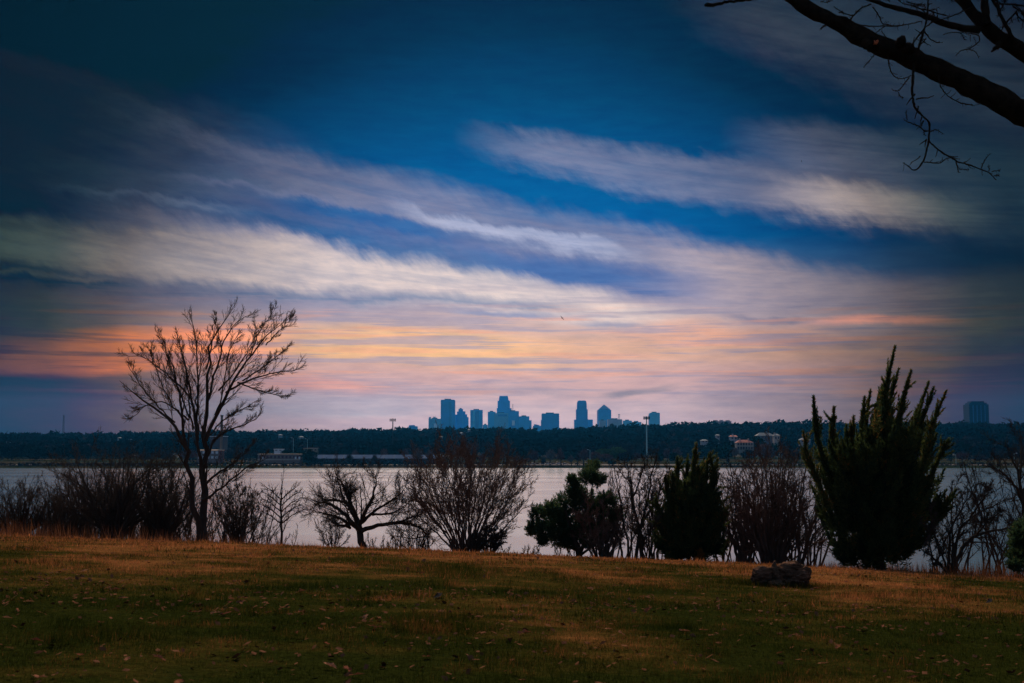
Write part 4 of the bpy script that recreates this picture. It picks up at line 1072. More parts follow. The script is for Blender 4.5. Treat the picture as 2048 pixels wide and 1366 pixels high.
def fan(px, py, wl, wr, top, n, r, rp=5, bend=.3, low=.55, spread=10):
    """stems of a many-stemmed bush, fanning out between px-wl and px+wr, up to 'top'"""
    L = []
    for i in range(n):
        q = (i + r.uniform(.1, .9)) / n; s = q * 2 - 1
        x1 = px + (wr if s > 0 else wl) * s
        y1 = py - (py - top) * math.sqrt(max(0.02, 1 - (abs(s) * (1 - low * .25)) ** 2.4)) * (r.uniform(.62, 1.02) if r.random() < .45 else r.uniform(.86, 1.02))
        x0 = px + s * spread; R0 = rp * r.uniform(.7, 1.15)
        xm = x0 + (x1 - x0) * (.5 + bend * .35 * abs(s)) ; ym = py + (y1 - py) * .5
        xq = x0 + (x1 - x0) * .22; yq = py + (y1 - py) * .25
        L.append([(x0, py + 3, R0), (xq, yq, R0 * .8), (xm, ym, R0 * .55), (x0 + (x1 - x0) * .8, py + (y1 - py) * .78, R0 * .3), (x1, y1, R0 * .12)])
    L.sort(key=lambda l: -l[0][2])
    return L
RR = np.random.default_rng(77)

# -- tall bare tree on the left
LT = [
 [(412, 1072, 15), (408, 1010, 13), (405, 950, 12), (410, 900, 9), (414, 850, 7), (414, 780, 5.5), (412, 730, 4), (420, 690, 3), (436, 655, 2), (452, 628, 1.2), (466, 604, .5)],
 [(400, 1072, 12), (388, 1000, 9), (380, 930, 8), (370, 880, 7), (358, 850, 5), (330, 825, 4), (295, 805, 3), (265, 790, 2), (240, 765, .6)],
 [(372, 890, 5), (366, 850, 4.5), (362, 800, 3.6), (350, 750, 2.8), (338, 710, 2), (326, 680, 1.2), (318, 660, .5)],
 [(412, 880, 7), (425, 850, 6.5), (440, 815, 6), (455, 780, 5), (475, 750, 4), (495, 715, 3), (520, 685, 2.4), (542, 665, 1.6), (562, 648, 1), (580, 634, .5)],
 [(452, 785, 4), (478, 768, 3.4), (505, 758, 2.8), (535, 748, 2.2), (565, 742, 1.6), (590, 740, 1.1), (612, 733, .5)],
 [(475, 765, 3), (500, 775, 2.4), (530, 785, 1.8), (560, 792, 1), (584, 788, .5)],
 [(414, 800, 4.5), (430, 750, 3.8), (440, 710, 3), (448, 670, 2.2), (468, 650, 1.6), (492, 630, 1), (515, 618, .5)],
 [(404, 960, 6), (396, 900, 5.5), (392, 850, 5), (384, 800, 4), (376, 750, 3), (368, 710, 2), (356, 680, 1)],
 [(408, 930, 5), (425, 880, 4), (450, 862, 3), (485, 852, 2.2), (510, 840, 1.4), (528, 820, .6)],
 [(410, 970, 5), (430, 950, 4), (460, 932, 3), (490, 905, 1.6), (512, 880, .6)],
 [(384, 800, 3), (360, 770, 2.6), (330, 745, 2), (300, 722, 1.4), (270, 705, .8), (248, 720, .4)],
 [(404, 1000, 6), (430, 990, 4), (465, 955, 3), (500, 930, 1.8), (540, 915, .6)],
 [(500, 712, 2.4), (515, 670, 2), (528, 650, 1.4), (544, 628, 1), (552, 616, .5)],
 [(376, 840, 3.5), (345, 812, 2.6), (318, 800, 2), (290, 808, 1.4), (262, 838, .8), (246, 846, .4)],
 [(370, 845, 3), (338, 797, 2.2), (315, 750, 1.6), (301, 706, .9), (299, 694, .5)],
 [(380, 837, 3), (358, 781, 2.4), (338, 726, 1.6), (326, 679, .6)],
 [(386, 860, 3.4), (378, 797, 2.6), (374, 738, 2), (358, 690, 1.2), (354, 662, .5)],
 [(413, 738, 3), (421, 700, 2.4), (430, 660, 1.4), (433, 632, .5)],
 [(437, 781, 3.4), (469, 746, 2.6), (492, 710, 1.8), (510, 668, 1), (516, 645, .5)],
 [(350, 845, 3), (319, 817, 2.2), (287, 781, 1.6), (263, 738, 1), (250, 724, .5)],
 [(398, 860, 3.4), (390, 817, 3), (398, 758, 2.2), (405, 712, 1.2), (402, 680, .5)],
 [(532, 690, 2.4), (556, 663, 1.6), (575, 645, 1), (588, 630, .5)],
 [(485, 762, 2.8), (528, 734, 2), (560, 708, 1.3), (578, 690, .5)],
 [(430, 830, 3), (448, 780, 2.4), (452, 730, 1.8), (462, 690, 1.2), (480, 660, .5)],
 [(420, 870, 3), (440, 845, 2.4), (470, 825, 1.8), (495, 815, 1.2), (515, 800, .5)],
 [(392, 850, 4), (398, 790, 3.2), (396, 740, 2.5), (392, 690, 1.8), (386, 640, 1.1), (380, 620, .5)],
]
LVT = [dict(per=12, t0=.15, t1=.95, ang=30, lf=.30, lmax=2.2, rf=.34, k=6, wig=.055, trop=(0, 0, .35), rmin=.010, S=4, taper=.72),
       dict(per=7, t0=.12, t1=1, ang=32, lf=.50, rf=.6, k=3, wig=.07, trop=(0, 0, .25), rmin=.0085, S=3, taper=.45),
       dict(per=5, t0=.1, t1=1, ang=30, lf=.42, rf=.7, k=2, wig=.08, trop=(0, 0, .15), rmin=.0065, S=3, lmin=.15, taper=.4)]
RK = .56
bare_tree('bare_tree', 'tall leafless tree leaning over the left thicket, reaching high into the sky', 406, 56, LT, LVT, jit=3.0)

RK = .62
# -- left thickets
LV3 = [dict(per=9, t0=.15, t1=1, ang=34, lf=.40, rf=.45, k=5, wig=.10, trop=(0, 0, .3), rmin=.011, S=4, taper=.45),
       dict(per=7, t0=.1, t1=1, ang=36, lf=.45, rf=.6, k=3, wig=.12, trop=(0, 0, .2), rmin=.009, S=3, taper=.45),
       dict(per=5, t0=.1, t1=1, ang=36, lf=.45, rf=.7, k=2, wig=.12, trop=(0, 0, .1), rmin=.007, S=3, lmin=.14, taper=.4)]
BT = fan(228, 1078, 125, 130, 905, 15, RR, 6, .5) + [
 [(226, 1078, 8), (222, 1040, 7), (236, 1005, 6), (262, 975, 4), (290, 945, 2.4), (318, 925, 1)],
 [(222, 1045, 6), (205, 1010, 5), (180, 985, 4), (150, 965, 2.6), (120, 945, 1)]]
bare_tree('bare_tree', 'wide dark leafless thicket tree filling the left bank under the tall tree', 228, 57, BT, LV3, jit=3.5)
bare_tree('bare_tree', 'dark leafless tree joining the left thicket to the tall trunk', 330, 58, fan(325, 1076, 80, 75, 925, 12, RR, 5, .5), LV3, jit=3.0)
bare_tree('bare_shrub', 'low dark leafless shrub at the left edge of the lawn', 45, 60, fan(40, 1074, 85, 85, 972, 17, RR, 4, .4), LV3, jit=3, cat='shrub')
bare_tree('bare_shrub', 'lower leafless shrub between the left edge shrub and the big thicket', 130, 59, fan(130, 1076, 60, 60, 1000, 10, RR, 3.5, .4), LV3[:3], jit=2.5, cat='shrub')
LVF = [dict(per=8, t0=.2, t1=1, ang=28, lf=.42, rf=.55, k=4, wig=.12, trop=(0, 0, .35), rmin=.012, S=3),
       dict(per=6, t0=.1, t1=1, ang=34, lf=.5, rf=.65, k=3, wig=.14, trop=(0, 0, .2), rmin=.010, S=3),
       dict(per=5, t0=.1, t1=1, ang=36, lf=.5, rf=.7, k=2, wig=.16, trop=(0, 0, .1), rmin=.012, S=3, lmin=.1)]
bare_tree('bare_shrub', 'fine grey leafless brush just right of the tall trunk', 474, 60, fan(474, 1082, 55, 52, 950, 12, RR, 3, .4), LVF, jit=2.5, cat='shrub')
ET = [[(563, 1086, 4), (562, 1040, 3.4), (561, 1005, 2.8), (562, 975, 1.8), (566, 950, .5)]] + \
     [[(562, 1086 - 12 * i - 38, 2.4 - .16 * i), (562 + s * (22 - i), 1030 - 12 * i, 1.6), (562 + s * (50 - 3.4 * i), 1018 - 12 * i, .5)] for i in range(5) for s in (-1, 1)]
bare_tree('bare_tree', 'small single-trunked leafless tree standing left of the gnarled tree', 562, 58, ET, [dict(LVF[0], per=7), dict(LVF[1], per=5)], jit=1.5)

# -- gnarled tree with the long sideways limb
FT = [
 [(728, 1108, 12), (724, 1085, 11), (720, 1065, 10.5), (716, 1045, 10), (708, 1025, 8), (690, 1005, 5), (682, 985, 3.4), (680, 960, 2.2), (672, 955, 1.2)],
 [(718, 1060, 9), (700, 1040, 7), (682, 1022, 5.5), (662, 1008, 4.5), (646, 1001, 3.2), (630, 1012, 2)],
 [(700, 1052, 5.5), (682, 1036, 4.5), (660, 1030, 3), (636, 1024, 2), (618, 1024, 1)],
 [(700, 1056, 5), (690, 1050, 4.6), (678, 1052, 3.6), (665, 1046, 2)],
 [(712, 1030, 5), (692, 988, 4.5), (684, 965, 3), (677, 955, 2), (668, 952, 1)],
 [(690, 1005, 4), (672, 1000, 4), (655, 1000, 3), (642, 999, 1.4)],
 [(704, 1015, 5), (700, 998, 4), (703, 985, 2.4)],
 [(722, 1062, 8), (740, 1055, 7), (760, 1049, 6), (785, 1046, 5.4), (810, 1046, 5), (832, 1050, 4.4), (846, 1062, 3.4), (856, 1070, 2.4)],
 [(785, 1046, 4), (806, 1042, 3), (822, 1034, 2), (840, 1028, .8)],
 [(720, 1048, 7), (732, 1020, 5.5), (745, 995, 4), (752, 970, 2.4), (752, 950, 1)],
 [(724, 1045, 6), (745, 1025, 4.5), (770, 1008, 3.4), (792, 995, 2), (808, 980, 1)],
 [(745, 1030, 4), (775, 1028, 3), (800, 1020, 2), (815, 1006, 1)],
 [(856, 1070, 2.4), (846, 1074, 2), (820, 1078, 1.4), (790, 1072, .8)],
]
bare_tree('gnarled_tree', 'gnarled leafless tree with stubby left limbs and one long limb arching right', 728, 54, FT,
          [dict(per=13, t0=.2, t1=1, ang=42, lf=.46, rf=.3, k=6, wig=.13, trop=(0, 0, .5), rmin=.010, S=4, lmin=.5, taper=.3),
           dict(per=8, t0=.1, t1=1, ang=38, lf=.5, rf=.6, k=3, wig=.14, trop=(0, 0, .25), rmin=.008, S=3, lmin=.3, taper=.4),
           dict(per=6, t0=.1, t1=1, ang=38, lf=.5, rf=.7, k=2, wig=.14, trop=(0, 0, .1), rmin=.006, S=3, lmin=.15)], jit=1.8)
bare_tree('bare_shrub', 'thin grey leafless shrub under the long limb of the gnarled tree', 830, 54, fan(832, 1106, 42, 40, 1050, 9, RR, 2, .3), LVF[:2], jit=1.4, cat='shrub')
bare_tree('bare_shrub', 'pale leafless shrub left of the gnarled trunk', 668, 56, fan(665, 1100, 40, 36, 1030, 9, RR, 1.8, .3), LVF[:2], jit=1.4, cat='shrub')

# -- fan-shaped many-stemmed bush in the middle
GT = fan(932, 1106, 124, 128, 902, 38, RR, 3.3, .2, .95, 20)
bare_tree('fan_shaped_bush', 'big fan-shaped leafless bush with many stems in the middle of the brow', 932, 52, GT,
          [dict(per=9, t0=.28, t1=1, ang=22, lf=.38, rf=.5, k=4, wig=.06, trop=(0, 0, .1), rmin=.010, S=3, taper=.4),
           dict(per=7, t0=.12, t1=1, ang=26, lf=.48, rf=.6, k=2, wig=.08, trop=(0, 0, .12), rmin=.008, S=3, taper=.4),
           dict(per=4, t0=.1, t1=1, ang=32, lf=.5, rf=.7, k=2, wig=.12, trop=(0, 0, .1), rmin=.012, S=3, lmin=.12)], TWIGB, BARKB, jit=3.2, cat='bush')
bare_tree('bare_shrub', 'low dense leafless shrub at the right foot of the fan-shaped bush', 980, 51, fan(978, 1107, 34, 36, 1056, 13, RR, 2.4, .3), LVF, jit=1.6, cat='shrub')

# -- brush behind and between the evergreens
LVB = [dict(per=8, t0=.15, t1=1, ang=30, lf=.4, rf=.55, k=4, wig=.16, trop=(0, 0, .35), rmin=.011, S=3),
       dict(per=6, t0=.1, t1=1, ang=36, lf=.5, rf=.65, k=3, wig=.16, trop=(0, 0, .2), rmin=.012, S=3),
       dict(per=4, t0=.1, t1=1, ang=38, lf=.5, rf=.7, k=2, wig=.18, trop=(0, 0, .1), rmin=.010, S=3, lmin=.12)]
bare_tree('brown_shrub', 'brown tangled leafless shrub pressed against the clumpy evergreen', 1205, 50, fan(1205, 1116, 62, 60, 985, 18, RR, 3.6, .3, .6, 16), LVB, TWIGB, BARKB, jit=2.6, cat='shrub')
JT = [[(1270, 1120, 6), (1276, 1090, 5.4), (1284, 1050, 5), (1292, 1010, 4), (1300, 970, 3), (1308, 930, 1.6), (1314, 910, .6)],
      [(1284, 1070, 5), (1270, 1030, 4), (1262, 990, 3.4), (1258, 950, 2.4), (1252, 925, 1)],
      [(1258, 1120, 4), (1256, 1080, 3.6), (1246, 1040, 3), (1240, 1000, 2.2), (1232, 960, 1.2), (1228, 935, .5)],
      [(1246, 1120, 4), (1240, 1085, 3.4), (1225, 1050, 2.6), (1215, 1015, 1.4)],
      [(1288, 1040, 3.6), (1310, 1005, 3), (1325, 970, 2), (1335, 940, 1)],
      [(1282, 1085, 3), (1300, 1060, 2.4), (1318, 1040, 1.2)],
      [(1264, 1000, 3), (1280, 960, 2.2), (1290, 925, 1)]]
bare_tree('bare_tree', 'slender leafless tree between the clumpy evergreen and the pointed juniper', 1268, 50.5, JT, LVB, jit=2.4)
bare_tree('bare_tree', 'many-stemmed leafless tree just left of the pointed juniper', 1310, 52, fan(1305, 1120, 42, 40, 918, 9, RR, 3.2, .2), LVB, jit=2.4)
bare_tree('bare_tree', 'leafless tree with thin upright stems just right of the pointed juniper', 1492, 50, fan(1490, 1126, 50, 48, 902, 12, RR, 5, .2, .6, 12), LVB, TWIGB, BARKB, jit=2.4)
bare_tree('bare_tree', 'dense dark vase-shaped leafless tree behind the log', 1546, 48.5, fan(1546, 1132, 78, 70, 893, 19, RR, 6.5, .25, .6, 18), LVB, TWIGB, BARKB, jit=2.8)
LT2 = [[(1598, 1134, 6), (1598, 1100, 5.4), (1596, 1060, 5), (1600, 1010, 3.6), (1608, 960, 2.2), (1612, 915, .8)],
       [(1601, 1135, 6.5), (1612, 1095, 5.8), (1622, 1060, 5), (1636, 1010, 3.2), (1644, 965, 1.6), (1650, 930, .6)],
       [(1598, 1086, 3.6), (1580, 1050, 3), (1572, 1000, 2), (1568, 950, 1)],
       [(1620, 1075, 3), (1645, 1052, 2.2), (1662, 1045, 1)],
       [(1608, 1105, 1.4), (1630, 1085, 1.2), (1660, 1095, 1), (1680, 1118, .6)]]
bare_tree('bare_tree', 'two-trunked slim leafless tree beside the big juniper on its left', 1600, 48, LT2, LVB, TWIGB, BARKB, jit=1.8)
bare_tree('bare_tree', 'thin leafless tree between the vase-shaped tree and the two-trunked one', 1570, 50, fan(1572, 1132, 30, 30, 905, 6, RR, 3, .2), LVB, jit=1.8)

# -- right side
NT = [[(1906, 1148, 8), (1915, 1115, 7), (1926, 1090, 6.5), (1950, 1070, 5), (1985, 1060, 3.8), (2020, 1056, 2.6), (2060, 1050, 1.2)],
      [(1904, 1148, 6), (1908, 1110, 5.4), (1914, 1070, 4.6), (1926, 1045, 4), (1950, 1030, 3), (1985, 1012, 2.4), (2010, 1000, 1)],
      [(1898, 1148, 5), (1896, 1110, 4.4), (1898, 1070, 4), (1910, 1040, 3.2), (1930, 1010, 2.4), (1945, 975, 1.6), (1955, 945, .8)],
      [(1896, 1147, 4), (1884, 1110, 3.6), (1875, 1085, 3), (1866, 1060, 2.2), (1860, 1030, 1.2)],
      [(1894, 1146, 5), (1880, 1126, 3.4), (1860, 1110, 2.4), (1842, 1100, 1.6)],
      [(1906, 1125, 4), (1906, 1080, 3.4), (1900, 1040, 2.6), (1905, 1000, 2), (1912, 965, 1)],
      [(1940, 1035, 3), (1965, 1000, 2.2), (1985, 975, 1.2)],
      [(1955, 1068, 3), (1975, 1040, 2.2), (2000, 1025, 1.2)]]
bare_tree('bare_tree', 'wide low-forking leafless tree right of the big juniper', 1902, 45.5, NT,
          [dict(per=10, t0=.25, t1=1, ang=38, lf=.36, rf=.5, k=5, wig=.14, trop=(0, 0, .4), rmin=.011, S=4), 
           dict(per=7, t0=.1, t1=1, ang=38, lf=.48, rf=.6, k=3, wig=.15, trop=(0, 0, .2), rmin=.012, S=3),
           dict(per=6, t0=.1, t1=1, ang=38, lf=.5, rf=.7, k=2, wig=.16, trop=(0, 0, .05), rmin=.010, S=3, lmin=.12)], jit=2.4)
OT = [[(2062, 1150, 10), (2058, 1100, 9), (2052, 1040, 7.5), (2046, 990, 6), (2036, 950, 4.5), (2022, 915, 3), (2010, 885, 1)],
      [(2050, 1010, 5), (2030, 970, 4), (2005, 945, 3), (1985, 935, 1.4)],
      [(2046, 990, 5), (2062, 940, 4), (2070, 890, 2), (2074, 850, 1)],
      [(2056, 1080, 4), (2035, 1055, 3), (2015, 1045, 1.6)],
      [(2040, 960, 4), (2044, 910, 3), (2040, 870, 1)]]
bare_tree('bare_tree', 'dark leafless tree cut by the right edge of the picture', 2062, 46, OT, LV3, jit=2.4)

# -- tangled brush filling the bank between the trees
def brush(name, label, spans, mat, seed, lv=2):
    g = Grow(seed); P0, D0, L0, R0 = [], [], [], []
    for (xa, xb, top, per, Ya, Yb) in spans:
        n = int((xb - xa) / 100 * per)
        for _ in range(n):
            px = g.r.uniform(xa, xb); Y = g.r.uniform(Ya, Yb); X = (px - 1024) / F * Y; z = float(z_lawn(X, Y))
            zt = at(px, top, Y)[2]; L = max(.6, (zt - z) * g.r.uniform(.55, 1.02))
            P0.append((X, Y, z - .1)); D0.append((g.r.normal() * .28, g.r.normal() * .2, 1)); L0.append(L); R0.append(.016 + .007 * L * g.r.uniform(.5, 1.2))
    P0, D0, L0, R0 = map(np.array, (P0, D0, L0, R0))
    A = g.lines(P0, D0, L0, R0, R0 * .3, 5, .085, (0, 0, .15))
    B = g.spawn(*A, 8, .2, 1, 30, .4, .6, 3, .12, (0, 0, .3), .010)
    C = g.spawn(*B, 5, .1, 1, 36, .5, .7, 2, .15, (0, 0, .1), .0085, lmin=.12)
    V, Q = merge([tube_batch(*A, 5), tube_batch(*B, 3), tube_batch(*C, 3)])
    tag(mesh_obj(name, V, Q, mat), label, kind='stuff')
brush('left_brush', 'tangled dark leafless brush between the trees of the left bank',
      [(-60, 120, 980, 34, 58, 66), (110, 400, 942, 56, 58, 67), (170, 345, 902, 38, 60, 68), (395, 530, 965, 30, 58, 66), (525, 620, 1045, 10, 58, 64)], TWIG, 501)
brush('middle_brush', 'sparse low leafless brush along the middle of the brow', [(620, 860, 1062, 9, 55, 61), (780, 870, 1035, 10, 56, 60), (1010, 1120, 1092, 9, 52, 56), (1120, 1215, 1040, 8, 52, 56)], TWIG, 502)
brush('right_brush', 'upright leafless brush between the evergreens on the right', [(1205, 1345, 930, 17, 52, 58), (1425, 1640, 925, 20, 50, 57), (1470, 1600, 895, 8, 51, 57), (1855, 2120, 960, 14, 47, 54), (1960, 2120, 900, 12, 48, 56)], TWIG, 503)
# ------------------------------------------------------------------ evergreens
mev = Mat('juniper_leaf', 1, 0)
tn = mev.attr('tone')
cc = mev.ramp(tn, [(0, (.018, .032, .014)), (.4, (.052, .085, .028)), (.7, (.095, .125, .036)), (.9, (.15, .12, .03)), (1.0, (.30, .14, .035))])
mev.color(cc)
tr = mev.add('ShaderNodeBsdfTranslucent'); mev.link(cc, tr.inputs['Color']); mx = mev.add('ShaderNodeMixShader'); mx.inputs[0].default_value = .55
mev.link(mev.b.outputs[0], mx.inputs[1]); mev.link(tr.outputs[0], mx.inputs[2]); mev.link(mx.outputs[0], mev.n['Material Output'].inputs['Surface'])
mev2 = Mat('clumpy_leaf', 1, 0)
tn = mev2.attr('tone')
cc = mev2.ramp(tn, [(0, (.014, .034, .020)), (.5, (.040, .088, .040)), (.85, (.080, .125, .048)), (1.0, (.12, .11, .04))])
mev2.color(cc)
tr = mev2.add('ShaderNodeBsdfTranslucent'); mev2.link(cc, tr.inputs['Color']); mx = mev2.add('ShaderNodeMixShader'); mx.inputs[0].default_value = .55
mev2.link(mev2.b.outputs[0], mx.inputs[1]); mev2.link(tr.outputs[0], mx.inputs[2]); mev2.link(mx.outputs[0], mev2.n['Material Output'].inputs['Surface'])
def sprays(P, D, out, size, rs, spread=.45):
    """leaf sprays: thin pointed triangles pointing along D + outwards"""
    n = len(P)
    d = D + out * .55 + rs.normal(size=(n, 3)) * spread; d /= np.linalg.norm(d, axis=1, keepdims=True)
    w = np.cross(d, rs.normal(size=(n, 3))); w /= np.linalg.norm(w, axis=1, keepdims=True)
    s = size[:, None]
    return np.stack([P - w * s * .17, P + w * s * .17, P + d * s], 1).reshape(-1, 3)
def plume(path, w0, n, rs, size=.16, tip=.02):
    """foliage plume along a 3-D path"""
    P, _ = resample(path, [1] * len(path), 24)
    t = rs.random(n) ** .85
    f = t * 22.99; i = f.astype(int); fr = (f - i)[:, None]
    c = P[i] * (1 - fr) + P[i + 1] * fr; D = P[i + 1] - P[i]; D /= np.linalg.norm(D, axis=1, keepdims=True)
    prof = tip * (1 - t) + w0 * (1 - t) ** 1.02 * (.62 + .38 * np.sin(t * 17 + rs.uniform(0, 6)))
    rv = rs.normal(size=(n, 3)); rv -= (rv * D).sum(1, keepdims=True) * D; rv /= np.linalg.norm(rv, axis=1, keepdims=True)
    r = rs.random(n) ** .5
    return sprays(c + rv * (prof * r)[:, None], D, rv * r[:, None], size * rs.uniform(.6, 1.4, n) * (1 - .35 * t), rs)
def juniper(label, base_px, base_py, Y, tips, hull, nbody, rs, w=.26):
    X = (base_px - 1024) / F * Y; gz = base_z(base_px, Y)
    r = empty('juniper', (X, Y, gz), label, 'tree', None)
    base = np.array([X, Y, gz]); H = at(base_px, min(t[1] for t in tips), Y)[2] - gz
    for k in range(4):
        dx = rs.uniform(-.5, .5); 
        p = [base + np.array([dx * .35, rs.uniform(-.2, .2), -.1]), base + np.array([dx, rs.uniform(-.3, .3), H * .22]), base + np.array([dx * 2.4, rs.uniform(-.5, .5), H * .55])]
        tube_mesh('trunk' if k == 0 else 'stem', p, [.11 - .015 * k, .08, .03], BARK, r, 7)
    def path_to(px, py, dep):
        q = at(px, py, Y + dep); h = q[2] - gz; dx = q[0] - X
        s = np.clip(h / H, 0, 1)
        lean = .10 * max(0, h - 2) / 6; a = base + np.array([dx * .22, dep * .3, h * .08]); b = base + np.array([dx * .62 - lean, dep * .8, h * .45])
        c = base + np.array([dx * .86 - lean * 3.2, dep, h * .78])
        return [a, b, c, q]
    for (px, py, ww) in tips:
        dep = rs.uniform(-.8, .8); pth = path_to(px, py, dep); L = np.linalg.norm(pth[-1] - pth[0])
        v = [plume(pth, w * ww, int(900 * L * .5 * ww) + 300, rs)]
        # little side plumes
        Pm, _ = resample(pth, [1] * 4, 20)
        for k in range(28):
            i = rs.integers(7, 18); q0 = Pm[i]; dd = Pm[i + 1] - Pm[i]; dd /= np.linalg.norm(dd)
            sd = dd + rs.normal(size=3) * .38 + np.array([.05, 0, .1]); sd /= np.linalg.norm(sd); ll = rs.uniform(.45, 1.35) * (1.25 - i / 22)
            v.append(plume([q0, q0 + sd * .5 * ll, q0 + sd * ll + np.array([.06 * ll, 0, .08 * ll])], (.13 * ll), 120, rs, .12, .01))
        v = np.concatenate(v); tone = np.repeat(np.clip(.42 + .3 * rs.normal(size=len(v) // 3) + rs.uniform(-.15, .15), 0, .98), 3)
        mesh_obj('bough', v, np.arange(len(v), dtype=np.int32).reshape(-1, 3), mev.m, r, attrs={'tone': tone})
    # body: plumes whose tips fill the hull
    hull = np.array(hull, float); vs, ts = [], []
    lo, hi = hull.min(0), hull.max(0)
    def inside(p):
        c = False; n = len(hull); j = n - 1
        for i in range(n):
            if (hull[i, 1] > p[1]) != (hull[j, 1] > p[1]) and p[0] < (hull[j, 0] - hull[i, 0]) * (p[1] - hull[i, 1]) / (hull[j, 1] - hull[i, 1]) + hull[i, 0]: c = not c
            j = i
        return c
    cx = (lo[0] + hi[0]) / 2; k = 0
    while k < nbody:
        p = lo + rs.random(2) * (hi - lo)
        if not inside(p): continue
        k += 1
        half = (hi[0] - lo[0]) / 2 / F * Y; dxn = (p[0] - cx) / ((hi[0] - lo[0]) / 2)
        dep = rs.uniform(-1, 1) * half * math.sqrt(max(.05, 1 - dxn * dxn)) * .8
        q = at(p[0], p[1], Y + dep); h = max(.1, q[2] - gz)
        out = np.array([(q[0] - X) * .3, dep * .3, 0]); 
        q0 = q - out - np.array([0, 0, min(h * .5, .8)])
        v = plume([q0, (q0 + q) / 2 + out * .25, q], .26, 190, rs, .19, .03)
        vs.append(v); tt = np.clip(.36 + .2 * rs.normal() + .2 * rs.normal(size=len(v) // 3) + (.35 if rs.random() < .05 else 0), 0, 1); ts.append(np.repeat(tt, 3))
    v = np.concatenate(vs)
    mesh_obj('crown', v, np.arange(len(v), dtype=np.int32).reshape(-1, 3), mev.m, r, attrs={'tone': np.concatenate(ts)})
    return r
jr = np.random.default_rng(31)
juniper('huge dark juniper with windswept pointed plumes, tallest tree on the right', 1742, 1138, 46,
        [(1790, 693, 1.25), (1822, 741, 1.15), (1797, 738, .8), (1857, 765, 1.2), (1867, 776, .9), (1892, 783, 1.1), (1627, 793, 1.0), (1667, 814, .9), (1661, 838, .7),
         (1707, 832, .9), (1729, 795, 1.0), (1741, 781, .9), (1807, 797, 1.1), (1606, 863, .8), (1897, 878, 1.0), (1873, 868, 1.1), (1912, 980, .8), (1693, 850, .9), (1764, 772, 1.0), (1780, 745, 1.2), (1840, 820, 1.2), (1752, 810, 1.2), (1814, 770, .9)],
        [(1626, 885), (1650, 880), (1690, 875), (1715, 850), (1740, 825), (1768, 800), (1798, 822), (1825, 845), (1845, 862), (1862, 900), (1885, 920), (1898, 960), (1896, 1000), (1880, 1050), (1850, 1080), (1825, 1098), (1800, 1115), (1785, 1132), (1700, 1134), (1668, 1112), (1648, 1080), (1640, 1030), (1618, 985), (1616, 900)], 300, jr, .64)
juniper('pointed dark juniper in the middle right, shorter than the huge one', 1385, 1120, 50,
        [(1393, 887, 1.0), (1420, 906, .9), (1355, 914, .8), (1435, 918, .8), (1331, 952, .9), (1434, 947, .8), (1376, 920, .9), (1405, 925, .9), (1345, 945, .8), (1310, 1000, .7), (1450, 1020, .7), (1440, 985, .9)],
        [(1384, 925), (1402, 928), (1420, 975), (1436, 1015), (1450, 1050), (1462, 1078), (1450, 1098), (1430, 1114), (1400, 1119), (1350, 1118), (1325, 1100), (1300, 1070), (1306, 1035), (1326, 1000), (1355, 960)], 170, jr, .50)
# clumpy evergreen
def clumpy(label, base_px, Y, blobs, trunk, rs, name='evergreen_tree'):
    X = (base_px - 1024) / F * Y; gz = base_z(base_px, Y)
    r = empty(name, (X, Y, gz), label, 'tree')
    for i, L in enumerate(trunk):
        p, rad = pline(L, Y, .8, rs); P, R = resample(p, rad, 10)
        if i == 0: P[0][2] = gz - .1
        V, Q = tube_batch(P[None], R[None], 8); mesh_obj('trunk' if i == 0 else 'limb', V, Q, BARK, r, smooth=True)
    for (px, py, rp) in blobs:
        R = rp / F * Y; c = at(px, py, Y + rs.uniform(-.8, .8)); vs = []
        n = int(30 + 75 * R * R * 8)
        u = rs.normal(size=(n, 3)); u /= np.linalg.norm(u, axis=1, keepdims=True); rr_ = rs.random((n, 1)) ** .4
        C = c + u * rr_ * np.array([R, R * 1.1, R * .85])
        for q, uu in zip(C, u):
            d = uu * .7 + np.array([0, 0, .5]) + rs.normal(size=3) * .2; d /= np.linalg.norm(d)
            vs.append(plume([q - d * .12, q, q + d * .16], .085, 34, rs, .095, .02))
        v = np.concatenate(vs); tone = np.repeat(np.clip(.45 + .28 * rs.normal(size=len(v) // 3), 0, 1), 3)
        mesh_obj('leaf_clump', v, np.arange(len(v), dtype=np.int32).reshape(-1, 3), mev2.m, r, attrs={'tone': tone})
clumpy('clumpy dark evergreen with a leaning lobed crown on a short forked trunk', 1160, 51,
       [(1075, 1026, 16), (1070, 1052, 17), (1092, 1062, 24), (1112, 1040, 30), (1132, 1008, 26), (1100, 1020, 20), (1150, 978, 18), (1141, 958, 9), (1149, 966, 10), (1176, 952, 19), (1189, 930, 10), (1183, 938, 11), (1198, 960, 16),
        (1168, 1000, 26), (1150, 1045, 34), (1180, 1062, 28), (1118, 1078, 18), (1135, 1085, 16), (1215, 1000, 18), (1062, 1062, 9), (1212, 1058, 24), (1192, 1020, 24), (1230, 1030, 16), (1086, 1082, 10), (1172, 1085, 14), (1140, 1070, 22)],
       [[(1160, 1113, 11), (1156, 1098, 10), (1150, 1080, 8), (1140, 1050, 5), (1130, 1020, 3)], [(1160, 1105, 7), (1172, 1085, 6), (1180, 1050, 4.5), (1182, 1000, 3), (1186, 950, 1.5)],
        [(1152, 1100, 5), (1132, 1090, 4), (1105, 1070, 2.5)], [(1164, 1108, 4.5), (1180, 1096, 3.6), (1205, 1080, 2.4)]], jr)
